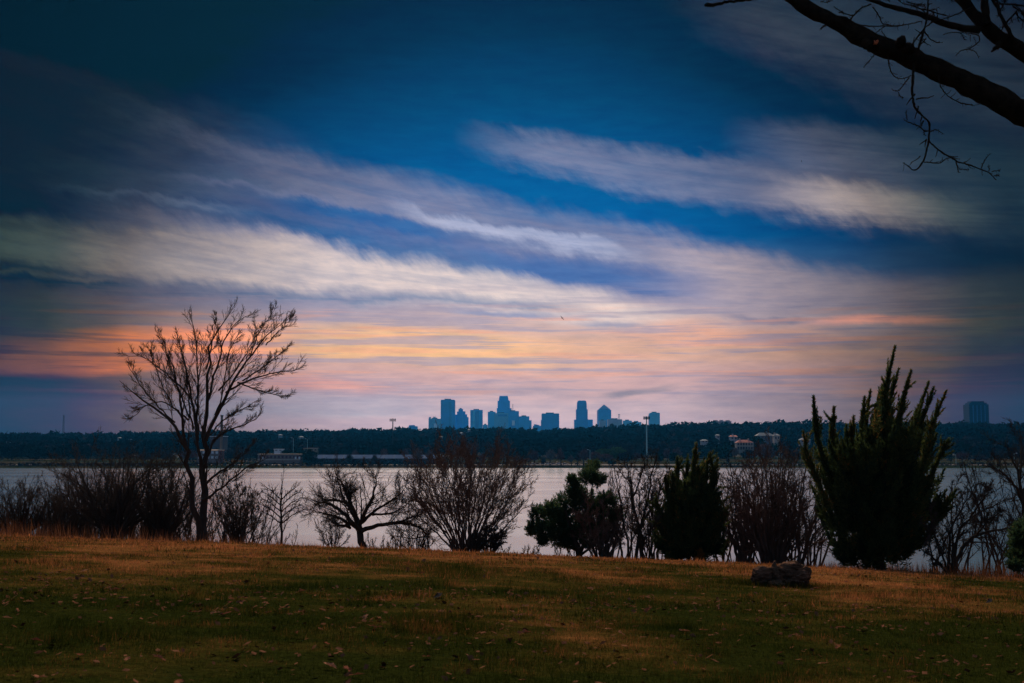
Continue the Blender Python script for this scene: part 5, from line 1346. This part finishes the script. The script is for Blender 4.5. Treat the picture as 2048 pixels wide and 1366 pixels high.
clumpy('dark evergreen bush low at the right edge of the brow', 2060, 44, [(2040, 1078, 22), (2060, 1060, 30), (2036, 1108, 20), (2056, 1112, 34), (2070, 1085, 34), (2030, 1130, 14)],
       [[(2060, 1160, 6), (2058, 1120, 5), (2056, 1080, 3)]], jr, 'evergreen_bush')
# ------------------------------------------------------------------ grass
mgr = Mat('grass_blade', 1, 0)
f_ = grass_field(mgr)
dry = mgr.attr('dry')
f_ = mgr.math('ADD', f_, mgr.math('MULTIPLY', mgr.math('SUBTRACT', dry, .5), .55))
c = mgr.ramp(f_, [(.28, (.020, .032, .004)), (.44, (.050, .050, .008)), (.56, (.13, .070, .018)), (.72, (.34, .125, .044)), (1.0, (.55, .22, .08))])
c = mgr.mix(1.0, c, mgr.ramp(mgr.noise(mgr.geo((1, .6, 1)), 5.5, 4, .7), [(.32, (.38, .40, .42)), (.55, (1, 1, 1)), (.72, (1.7, 1.6, 1.5))]), 'MULTIPLY')
mgr.color(c)
tr = mgr.add('ShaderNodeBsdfTranslucent'); mgr.link(c, tr.inputs['Color'])
mx = mgr.add('ShaderNodeMixShader'); mx.inputs[0].default_value = .35
mgr.link(mgr.b.outputs[0], mx.inputs[1]); mgr.link(tr.outputs[0], mx.inputs[2])
mgr.link(mx.outputs[0], mgr.n['Material Output'].inputs['Surface'])
gs = np.random.default_rng(3)
def scatter(n, y0, y1, rs, margin=1.06, pw=1.0):
    """n points on the lawn between y0 and y1 inside the view wedge (a bit wider)"""
    u = rs.random(n); Y = (y0 ** 2 + u * (y1 ** 2 - y0 ** 2)) ** .5 if pw == 1 else y0 + (y1 - y0) * u
    X = rs.uniform(-.4267 * margin - .6 / Y, .4267 * margin + .6 / Y) * Y
    return X, Y
def blades(X, Y, h, w, lean, rs):
    n = len(X); z = z_lawn(X, Y) - .012
    a = rs.uniform(0, 2 * np.pi, n); b = rs.uniform(0, 2 * np.pi, n); ln = rs.normal(0, lean, n)
    dx, dy = np.cos(a) * w * .5, np.sin(a) * w * .5
    p0 = np.stack([X - dx, Y - dy, z], 1); p1 = np.stack([X + dx, Y + dy, z], 1)
    tip = np.stack([X + np.cos(b) * ln * h, Y + np.sin(b) * ln * h, z + h * np.sqrt(np.clip(1 - ln * ln, .15, 1))], 1)
    return np.stack([p0, p1, tip], 1).reshape(-1, 3)
VS, DR = [], []
for (n, y0, y1, h0, w0) in ((200000, 7.2, 14, .062, .007), (190000, 14, 26, .070, .012), (110000, 26, 40, .075, .021), (65000, 40, 57, .09, .034)):
    X, Y = scatter(n, y0, y1, gs)
    k = .62 + .5 * fbm(X * .8, Y * .8, 71) + .25 * fbm(X * 3.5, Y * 3.5, 72)
    keep = gs.random(n) < np.clip(.55 + .6 * fbm(X * 1.7, Y * 1.7, 73), .15, 1)
    X, Y, k = X[keep], Y[keep], k[keep]
    h = h0 * np.clip(k, .3, 1.6) * gs.uniform(.5, 1.6, len(X)) * (1 + 1.1 * (fbm(X * 1.1, Y * .8, 75, 3) > .28))
    VS.append(blades(X, Y, h, w0 * gs.uniform(.6, 1.3, len(X)), .55, gs)); DR.append(np.repeat(np.clip(gs.normal(.5, .22, len(X)) + .55 * fbm(X * 2.4, Y * 1.5, 74, 3), 0, 1), 3))
v = np.concatenate(VS)
o = mesh_obj('lawn_grass', v, np.arange(len(v), dtype=np.int32).reshape(-1, 3), mgr.m, attrs={'dry': np.concatenate(DR)})
tag(o, 'short patchy green and straw coloured winter grass of the lawn', kind='stuff')
# dry weeds along the brow
mwd = Mat('dry_weed', 1, 0)
tn = mwd.attr('dry'); cc = mwd.ramp(tn, [(0, (.06, .026, .014)), (.5, (.14, .055, .026)), (1, (.26, .12, .055))]); mwd.color(cc)
tr = mwd.add('ShaderNodeBsdfTranslucent'); mwd.link(cc, tr.inputs['Color']); mx = mwd.add('ShaderNodeMixShader'); mx.inputs[0].default_value = .4
mwd.link(mwd.b.outputs[0], mx.inputs[1]); mwd.link(tr.outputs[0], mx.inputs[2]); mwd.link(mx.outputs[0], mwd.n['Material Output'].inputs['Surface'])
n = 60000; X = gs.uniform(-30, 30, n); Y = gs.uniform(42, 60, n) - .10 * X
q = X / Y; hk = np.interp(q, [-.45, -.30, -.22, -.1, .0, .12, .2, .3, .45], [.85, .60, .42, .38, .24, .20, .34, .46, .62]) * (1 + .5 * fbm(X * .5, Y * .5, 81))
thr = np.interp(q, [-.45, -.25, 0, .15, .3, .45], [50, 52, 52.5, 49, 45, 41.5])
keep = (Y > thr) & (gs.random(n) < np.clip(.5 + .8 * fbm(X * .9, Y * .9, 82), .1, 1)) & (Y < thr + 7)
X, Y, hk = X[keep], Y[keep], hk[keep]
h = np.clip(hk, .1, 1.2) * gs.uniform(.35, 1.25, len(X))
v = blades(X, Y, h, .016 + h * .012, .28, gs)
tag(mesh_obj('dry_weeds', v, np.arange(len(v), dtype=np.int32).reshape(-1, 3), mwd.m, attrs={'dry': np.repeat(gs.random(len(X)), 3)}), 'reddish brown dry weeds fringing the brow of the lawn', kind='stuff')

# ------------------------------------------------------------------ fallen leaves
mlf = Mat('dead_leaf', 1, 0)
oi = mlf.add('ShaderNodeObjectInfo'); c1 = mlf.ramp(oi.outputs['Random'], [(0, (.17, .062, .036)), (.4, (.30, .12, .065)), (.75, (.44, .21, .12)), (1, (.20, .066, .04))])
mlf.color(mlf.mix(1.0, c1, mlf.ramp(mlf.noise(mlf.obj(), 30, 3), [(.3, (.7, .7, .7)), (.7, (1.2, 1.2, 1.2))]), 'MULTIPLY'))
tr = mlf.add('ShaderNodeBsdfTranslucent'); mlf.link(c1, tr.inputs['Color']); mx = mlf.add('ShaderNodeMixShader'); mx.inputs[0].default_value = .15
mlf.link(mlf.b.outputs[0], mx.inputs[1]); mlf.link(tr.outputs[0], mx.inputs[2]); mlf.link(mx.outputs[0], mlf.n['Material Output'].inputs['Surface'])
def leaf_mesh(seed):
    r = random.Random(seed); n = 13; out = []
    for i in range(n):
        a = i / n * 2 * math.pi; lob = 1 if i % 2 == 0 else .55
        rr = (.055 + .012 * r.random()) * lob * (1.25 if abs(math.cos(a)) > .8 else .9)
        out.append((rr * math.cos(a) * 1.25, rr * math.sin(a) * .85, .03 * abs(math.sin(a)) * r.random() + .016 * r.random()))
    V = [(0, 0, .008)] + out + [(.10, .004, .02), (.10, -.004, .02)]
    Fc = [[0, i + 1, (i + 1) % n + 1] for i in range(n)] + [[1, n + 1, n + 2]]
    me = bpy.data.meshes.new('fallen_leaf'); me.from_pydata(V, [], Fc); me.materials.append(mlf.m); me.update(); return me
LM = [leaf_mesh(i) for i in range(8)]
lr = np.random.default_rng(15)
nl = 0
LL = []
# drifts of leaves, thicker towards the viewer
cent = [(lr.uniform(-.42, .42), lr.uniform(8.5, 30)) for _ in range(46)]
while nl < 260:
    if lr.random() < .62:
        q, y = cent[lr.integers(len(cent))]; y = y + lr.normal() * .5; x = q * y + lr.normal() * .55
    else:
        y = 8 + 26 * lr.random() ** 2.2; x = lr.uniform(-.43, .43) * y
    if y < 7.9 or abs(x / y) > .44: continue
    o = bpy.data.objects.new('fallen_leaf', LM[lr.integers(8)]); COL.objects.link(o)
    o.location = (x, y, float(z_lawn(x, y)) + .022); s = lr.uniform(.38, .85); o.scale = (s, s, s * lr.uniform(.5, 1.3))
    o.rotation_euler = (lr.normal() * .16, lr.normal() * .16, lr.uniform(0, 6.28))
    tag(o, 'dry curled brown oak leaf lying on the lawn', 'leaf', 'fallen leaves scattered over the lawn'); nl += 1
# crumbs of smaller leaves
n = 5200; X, Y = scatter(n, 7.6, 48, lr); X2_, Y2_ = scatter(3000, 7.6, 18, lr); X = np.concatenate([X, X2_]); Y = np.concatenate([Y, Y2_]); n = len(X)
keep = lr.random(n) < np.clip(.45 + .9 * fbm(X * .5, Y * .9, 91), .05, 1); X, Y = X[keep], Y[keep]; n = len(X)
s = lr.uniform(.012, .034, n) * (1 + Y / 40); a = lr.uniform(0, 6.28, n); z = z_lawn(X, Y) + lr.uniform(.01, .04, n)
P = np.stack([X, Y, z], 1); d1 = np.stack([np.cos(a), np.sin(a), lr.normal(0, .3, n)], 1) * s[:, None]; d2 = np.stack([-np.sin(a), np.cos(a), lr.normal(0, .4, n)], 1) * s[:, None] * .6
v = np.stack([P - d1, P + d2, P + d1, P - d2], 1).reshape(-1, 3)
ml2 = Mat('leaf_litter', 1, 0); ml2.color(ml2.ramp(ml2.noise(ml2.geo(), 9, 2), [(.35, (.09, .038, .02)), (.65, (.24, .11, .06))]))
tag(mesh_obj('leaf_litter', v, np.arange(len(v), dtype=np.int32).reshape(-1, 4), ml2.m), 'small crumbs of dry leaves strewn in the grass', kind='stuff')
# two pale scraps
for (px, py, lab) in ((874, 1201, 'small pale scrap lying in the grass left of the middle'), (1978, 1210, 'tiny pale scrap in the dark grass at the right')):
    Yg = 17.0
    for _ in range(20):
        d = ray(px, py); X = d[0] / d[1] * Yg; zz = float(z_lawn(X, Yg)); Yg = Yg + ((EYE - zz) / (-d[2] / d[1]) - Yg) * .5
    V = [(X - .05, Yg, zz + .03), (X + .04, Yg - .01, zz + .05), (X + .07, Yg + .02, zz + .09), (X - .01, Yg + .04, zz + .07), (X, Yg + .02, zz + .10)]
    tag(mesh_obj('paper_scrap', V, [[0, 1, 2, 3], [0, 3, 4], [3, 2, 4], [1, 4, 2]], simple('pale_scrap', (.22, .15, .10), 1, .1, 1, 0)), lab, 'litter')

# ------------------------------------------------------------------ rotten log
mlog = Mat('rotten_wood', 1, 0)
n1 = mlog.noise(mlog.geo((1, 1, 3)), 6, 6, .7); n2 = mlog.noise(mlog.geo(), 2.2, 3, .5)
cc = mlog.ramp(n1, [(.30, (.030, .018, .012)), (.5, (.11, .062, .040)), (.72, (.30, .17, .11))])
mlog.color(mlog.mix(mlog.ramp(n2, [(.5, (0, 0, 0)), (.66, (.6, .6, .6))]), cc, (.12, .10, .065)))
mlog.bump(n1, 1.0, .04)
def ground_at(px, py, Y0=20.0):
    Yg = Y0; d = ray(px, py)
    for _ in range(30):
        X = d[0] / d[1] * Yg; zz = float(z_lawn(X, Yg)); Yg = Yg + ((EYE - zz) / (-d[2] / d[1]) - Yg) * .4
    return np.array([X, Yg, zz])
def lump(name, c, r, seed, amp, mat, parent, sub=5, sq=1.0, hollow=None):
    bm = bmesh.new(); bmesh.ops.create_icosphere(bm, subdivisions=sub, radius=1)
    v = np.array([x.co for x in bm.verts]); fc = np.array([[q.index for q in f.verts] for f in bm.faces], dtype=np.int32); bm.free()
    d = v / np.linalg.norm(v, axis=1, keepdims=True)
    a = np.arctan2(d[:, 2], d[:, 0])
    k = 1 + amp * fbm(d[:, 0] * 2 + d[:, 1] * 1.5 + 5, d[:, 2] * 2 + d[:, 1] + seed, seed, 3) + amp * .35 * fbm(a * 5, d[:, 1] * 2, seed + 3, 3) + amp * .18 * fbm(d[:, 0] * 9, d[:, 2] * 9 + d[:, 1] * 7, seed + 7, 3)
    if hollow is not None:
        hd = np.array(hollow[:3]); hd /= np.linalg.norm(hd); k = k - hollow[3] * np.exp(-((1 - d @ hd) / hollow[4]) ** 2)
    P = np.sign(d) * np.abs(d) ** sq * k[:, None] * np.array(r) + np.array(c)
    return mesh_obj(name, P, fc, mat, parent, smooth=False)
g0 = ground_at(1562, 1172); u_ = g0[1] / F      # metres per photo pixel at the log
rl = empty('rotten_log', g0, 'rugged dark rotten log lying on the lawn right of the middle', 'log')
lump('wood_block', g0 + np.array([(1533 - 1562) * u_, -.05, 17 * u_]), (29 * u_, .24, 22 * u_), 5, .34, mlog.m, rl, 5, .9, (.7, -1, .25, .30, .25))
lump('wood_block', g0 + np.array([(1582 - 1562) * u_, .06, 18 * u_]), (35 * u_, .27, 25 * u_), 9, .40, mlog.m, rl, 5, .85, (-.35, -1, .2, .42, .22))
lump('bark_ridge', g0 + np.array([(1547 - 1562) * u_, -.12, 26 * u_]), (7 * u_, .13, 20 * u_), 13, .4, mlog.m, rl, 4)
lump('knot', g0 + np.array([(1612 - 1562) * u_, -.05, 26 * u_]), (9 * u_, .10, 13 * u_), 17, .35, mlog.m, rl, 4)
lump('knot', g0 + np.array([(1590 - 1562) * u_, -.02, 38 * u_]), (12 * u_, .12, 7 * u_), 19, .4, mlog.m, rl, 4)
lump('broken_end', g0 + np.array([(1546 - 1562) * u_, -.24, 7 * u_]), (17 * u_, .10, 7 * u_), 23, .35, mlog.m, rl, 4)
# grass pushed up round the log
n = 2600; X = g0[0] + gs.normal(0, .62, n); Y = g0[1] + gs.normal(0, .34, n)
v = blades(X, Y, gs.uniform(.05, .16, n), .012, .5, gs)
tag(mesh_obj('log_side_grass', v, np.arange(len(v), dtype=np.int32).reshape(-1, 3), mgr.m, attrs={'dry': np.repeat(gs.uniform(.0, .6, n), 3)}), 'longer dark grass tufts round the rotten log', kind='stuff')

# ------------------------------------------------------------------ overhanging tree at the upper right
OY = 11.5
mbk = Mat('overhang_bark', 1, 0)
nz = mbk.noise(mbk.geo((1, 1, 1)), 9, 5, .65); mbk.color(mbk.ramp(nz, [(.35, (.012, .010, .008)), (.7, (.036, .026, .018))])); mbk.bump(nz, .9, .02)
mscar = simple('raw_wood_scar', (.60, .17, .07), .8, .3, 12)
XR = 6.9; YR = OY + .6; zr_ = float(z_lawn(XR, YR))
ot = empty('overhanging_tree', (XR, YR, zr_), 'big near tree whose bare limb hangs across the upper right corner', 'tree')
orr = np.random.default_rng(8)
def otube(name, pts, Y0=OY, y1=None, S=12, k=40, mat=None, rough=.05, wob=.004):
    out, rad = [], []
    for i, (px, py, rp) in enumerate(pts):
        YY = Y0 + (0 if y1 is None else (y1 - Y0) * i / (len(pts) - 1)); out.append(at(px, py, YY)); rad.append(rp / F * YY)
    P, R = resample(out, rad, k)
    w = orr.normal(size=P.shape) * wob; P = P + w
    R = R * (1 + rough * orr.normal(size=len(R)))
    V, Q = tube_batch(P[None], R[None], S)
    if S > 8:
        V = V + orr.normal(size=V.shape) * .003
    return mesh_obj(name, V, Q, mat or mbk.m, ot, smooth=True), P, R
# trunk stands right of the frame
tp = [np.array([XR + .1, YR, zr_ - .2]), np.array([XR + .05, YR, zr_ + .5]), np.array([XR, YR, zr_ + 1.4]), np.array([XR - .1, YR - .05, zr_ + 2.4]), np.array([XR - .3, YR - .1, zr_ + 3.4])]
P, R = resample(tp, [.46, .36, .32, .30, .27], 24); V, Q = tube_batch(P[None], R[None], 20); mesh_obj('trunk', V, Q, mbk.m, ot, smooth=True)
join = P[-3]
def px_of(p): 
    d = np.array(p) - np.array([0, 0, EYE]); yy = d[1] * CP + d[2] * SP; zz = -d[1] * SP + d[2] * CP
    return 1024 + F * d[0] / yy, 683 - F * zz / yy
jx, jy = px_of(join)
_, LP_, LR_ = otube('limb', [(1520, -60, 12), (1572, -14, 13), (1621, 23, 15), (1673, 46, 16), (1700, 58, 18), (1732, 80, 20), (1788, 101, 20), (1837, 124, 21), (1885, 143, 22), (1951, 176, 23), (2000, 199, 24.5), (2048, 228, 25.5), (2120, 268, 28), (2230, 330, 33), (jx - 40, jy - 40, 45), (jx, jy, 55)], OY, YR - .1, 14, 70)
otube('limb', [(1880, -90, 9), (1918, -8, 11), (1945, 18, 12), (1958, 42, 13), (1985, 68, 14), (2012, 84, 15), (2048, 104, 16), (2120, 150, 20), (2250, 250, 26), (jx - 10, jy - 60, 40)], OY + .3, YR, 12, 50)
otube('limb', [(1965, -60, 7), (1970, -5, 7.5), (1971, 25, 8.5), (1972, 50, 9)], OY + .3, OY + .3, 10, 14)
otube('branch', [(1700, -20, 3), (1739, 0, 4), (1788, 15, 5), (1837, 28, 6), (1885, 46, 6.6), (1920, 55, 7.4), (1958, 60, 8.5)], OY + .25, OY + .3, 8, 26)
otube('branch', [(1980, -12, 3), (1996, 20, 3.6), (2012, 52, 4), (2032, 86, 4.6)], OY + .3, OY + .35, 7, 16)
otube('branch', [(1408, 10, 2.2), (1413, 8, 4.6), (1420, 10, 3.6), (1426, 11, 4.4), (1432, 8, 3.2), (1450, 5, 3), (1480, 1, 3.2), (1515, -4, 4), (1560, -16, 6)], OY + .05, OY, 7, 34)
# stubs and scar on the limb
def stub(px, py, rx, ry, seed, mat, name):
    c = at(px, py, OY + .0); s = OY / F
    lump(name, c - np.array([0, .07, 0]), (rx * s, .09, ry * s), seed, .35, mat, ot, 4)
stub(1737, 92, 17, 15, 31, mbk.m, 'knot'); stub(1741, 93, 11, 9, 33, mscar, 'scar'); stub(1797, 90, 9, 13, 35, mbk.m, 'knot'); stub(1812, 104, 12, 10, 37, mbk.m, 'knot')
otube('branch', [(2000, 84, 6), (1992, 96, 4.5), (1984, 104, 1.5)], OY + .28, None, 8, 10)
TW = [  # hand-followed twigs
 [(1828, 125, 3.2), (1826, 150, 3), (1824, 185, 2.7), (1829, 215, 2.6), (1845, 232, 2.4), (1859, 243, 2.3), (1859, 265, 2.2), (1856, 290, 2), (1849, 318, 1.9), (1838, 336, 1.7), (1826, 343, 1.5), (1816, 331, 1.3), (1806, 325, .8)],
 [(1857, 282, 2), (1873, 296, 1.8), (1885, 306, 1.8), (1906, 317, 1.6), (1918, 325, 1.5), (1940, 330, 1.4), (1962, 339, 1.3), (1978, 344, 1.2), (1992, 359, .8)],
 [(1844, 324, 1.4), (1862, 325, 1.3), (1880, 327, 1.2), (1893, 317, 1), (1916, 313, .6)], [(1912, 322, 1.3), (1915, 335, 1.1), (1918, 346, .6)], [(1916, 338, .9), (1938, 339, .5)],
 [(1962, 337, 1.1), (1968, 322, 1), (1980, 307, .5)], [(1978, 343, 1), (1978, 330, .5)], [(1984, 343, 1), (2001, 340, .5)], [(1988, 352, 1), (1998, 350, .5)],
 [(1859, 262, 1.6), (1848, 262, 1.4), (1838, 252, 1.3), (1822, 246, 1.1), (1807, 239, .6)], [(1814, 241, 1), (1812, 222, .5)], [(1842, 256, 1.1), (1842, 236, 1), (1846, 232, .6)], [(1860, 264, 1.2), (1872, 258, 1), (1887, 268, .5)], [(1848, 260, 1), (1850, 272, .5)],
 [(1776, 112, 1.3), (1779, 136, 1.2), (1784, 148, 1.1), (1795, 158, 1), (1812, 156, .9), (1824, 150, .8)], [(1818, 155, 1.2), (1805, 172, 1), (1798, 182, .9), (1784, 180, .5)], [(1797, 184, .9), (1800, 193, .8), (1807, 196, .4)],
 [(1876, 150, 1.5), (1881, 174, 1.4), (1895, 192, 1.3), (1920, 206, 1.2), (1945, 211, 1), (1962, 208, .5)], [(1752, 104, 1), (1742, 118, .9), (1734, 127, .8), (1726, 135, .4)], [(1655, 48, 1.2), (1645, 54, 1.6), (1640, 58, .8)],
 [(1833, 112, 2.6), (1842, 80, 2.4), (1850, 55, 2.2), (1855, 30, 2), (1857, -10, 1.8)], [(1818, 100, 2), (1832, 78, 1.8), (1850, 55, 1.4), (1866, 44, 1.2)],
 [(1848, 62, 1.6), (1860, 78, 1.3), (1875, 86, 1), (1886, 84, .5)], [(1840, 75, 1.2), (1850, 86, 1), (1860, 90, .5)], [(1808, 86, 1.3), (1822, 86, 1.1), (1826, 92, .8)],
 [(1697, 45, 1.8), (1706, 32, 1.7), (1722, 16, 1.6), (1742, 8, 1.4)], [(1706, 32, 1.3), (1690, 27, 1.1), (1672, 17, .9), (1668, 12, .5)], [(1690, 27, .9), (1678, 24, .5)],
 [(1745, 14, 1.4), (1758, 30, 1.3), (1764, 48, 1), (1790, 52, .9), (1812, 50, .6)], [(1722, 50, 1), (1740, 53, 1.2), (1762, 52, 1), (1790, 53, .9), (1820, 48, 1), (1845, 42, 1)],
 [(1763, 62, 1), (1770, 72, .9), (1776, 84, .8), (1782, 90, .6)], [(1752, 66, .8), (1764, 56, .8), (1775, 50, .6)],
 [(1886, 70, .8), (1896, 65, 1), (1915, 65, 1.1), (1938, 66, 1.2), (1958, 70, 1.3), (1960, 82, 1.2), (1948, 92, 1.1), (1935, 98, 1), (1920, 102, .9), (1911, 112, .5)], [(1938, 98, .9), (1950, 102, .8), (1958, 116, .4)], [(1922, 66, .8), (1930, 80, .4)],
 [(1862, 44, 1.2), (1880, 40, 1.1), (1905, 32, 1.2), (1928, 22, 1.4), (1945, 14, 1.6)], [(1790, -6, 1.2), (1806, 8, 1), (1830, 12, .9), (1852, 8, .8)], [(1780, 4, 1), (1768, -8, 1)],
 [(1640, 3, 1), (1655, 5, .9), (1663, 1, .5)],
]
for L in TW:
    otube('twig', L, OY + orr.uniform(-.25, .25), None, 5, max(8, len(L) * 5), None, .12, .0016)
# small spurs and the dense tangle in the corner
go = Grow(50)
segs = []
for _ in range(26):
    x0 = orr.uniform(1960, 2110); y0 = orr.uniform(-60, 50); a = orr.uniform(0, math.pi); L = orr.uniform(40, 95)
    segs.append([(x0, y0, 2.2), (x0 + math.cos(a) * L * .5 + orr.normal() * 6, y0 + math.sin(a) * L * .28 + orr.normal() * 5, 1.6), (x0 + math.cos(a) * L, y0 + math.sin(a) * L * .55, .9)])
for _ in range(12):
    x0 = orr.uniform(1780, 1960); y0 = orr.uniform(-40, 20); a = orr.uniform(-.4, math.pi); L = orr.uniform(25, 60)
    segs.append([(x0, y0, 1.6), (x0 + math.cos(a) * L * .5 + orr.normal() * 6, y0 + math.sin(a) * L * .28 + orr.normal() * 5, 1.2), (x0 + math.cos(a) * L, y0 + math.sin(a) * L * .5, .7)])
Ns, Rs_ = [], []
for L in segs:
    YY = OY + orr.uniform(-.2, .9); P, R = resample([at(a, b, YY) for a, b, c in L], [c / F * YY for a, b, c in L], 9); Ns.append(P); Rs_.append(R)
N, R = np.array(Ns), np.array(Rs_)
c1_ = go.spawn(N, R, 5, .1, 1, 45, .55, .7, 4, .2, (0, 0, 0), .003, lmin=.05, flat=.5)
c2_ = go.spawn(*c1_, 3, .1, 1, 50, .5, .7, 3, .2, (0, 0, 0), .0025, lmin=.03, flat=.5)
V, Q = merge([tube_batch(N, R, 5), tube_batch(*c1_, 4), tube_batch(*c2_, 3)])
mesh_obj('twigs', V, Q, mbk.m, ot)['kind'] = 'stuff'
# budding spurs along the hand-followed twigs
NN, RRR = [], []
for L in TW:
    YY = OY; P, R = resample([at(a, b, YY) for a, b, c in L], [c / F * YY for a, b, c in L], 9); NN.append(P); RRR.append(R)
sp_ = go.spawn(np.array(NN), np.array(RRR), 9, .15, 1, 55, .16, .7, 3, .25, (0, 0, 0), .0028, lmin=.02, flat=.5)
V, Q = tube_batch(*sp_, 4); mesh_obj('spurs', V, Q, mbk.m, ot)['kind'] = 'stuff'

# ------------------------------------------------------------------ birds
MB_ = simple('dark_plumage', (.01, .01, .012), .8, .1)
def bird(px, py, Y, span, roll, yaw, label):
    c = at(px, py, Y); r = empty('bird', c, label, 'bird', 'birds in the evening sky')
    M = Matrix.Rotation(yaw, 3, 'Z') @ Matrix.Rotation(roll, 3, 'Y')
    def T(pts): return [tuple(np.array(M @ Vector(p)) * span + c) for p in pts]
    P, R = resample([(0, -.30, 0), (0, -.2, .02), (0, 0, .02), (0, .16, .01), (0, .30, 0)], [.015, .045, .065, .045, .012], 12)
    V, Q = tube_batch(P[None], R[None], 8); mesh_obj('body', T(V), Q, MB_, r, smooth=True)
    P, R = resample([(0, .26, .01), (0, .33, .02), (0, .40, .01)], [.03, .04, .008], 6); V, Q = tube_batch(P[None], R[None], 7); mesh_obj('head', T(V), Q, MB_, r)
    for s in (-1, 1):
        o = [(s * .04, .10, .03), (s * .22, .16, .10), (s * .50, .02, .05), (s * .46, -.07, .045), (s * .24, -.06, .09), (s * .04, -.10, .03)]
        V = T(o + [(a, b, d - .012) for a, b, d in o])
        mesh_obj('wing', V, [[0, 1, 4, 5], [1, 2, 3, 4], [11, 10, 7, 6], [10, 9, 8, 7]] + [[i, (i + 1) % 6 + 0, (i + 1) % 6 + 6, i + 6] for i in range(6)], MB_, r)
    mesh_obj('tail', T([(-.03, -.26, 0), (.03, -.26, 0), (.07, -.44, 0), (-.07, -.44, 0), (-.03, -.26, -.012), (.03, -.26, -.012), (.07, -.44, -.012), (-.07, -.44, -.012)]), [[0, 1, 2, 3], [7, 6, 5, 4], [0, 4, 5, 1], [1, 5, 6, 2], [2, 6, 7, 3], [3, 7, 4, 0]], MB_, r)
bird(1124, 636, 240, 1.15, math.radians(48), math.radians(25), 'dark bird gliding with tilted wings in the middle of the sky')
bird(1603, 322.5, 320, .8, math.radians(80), math.radians(10), 'tiny distant dark bird high in the blue sky at the right')
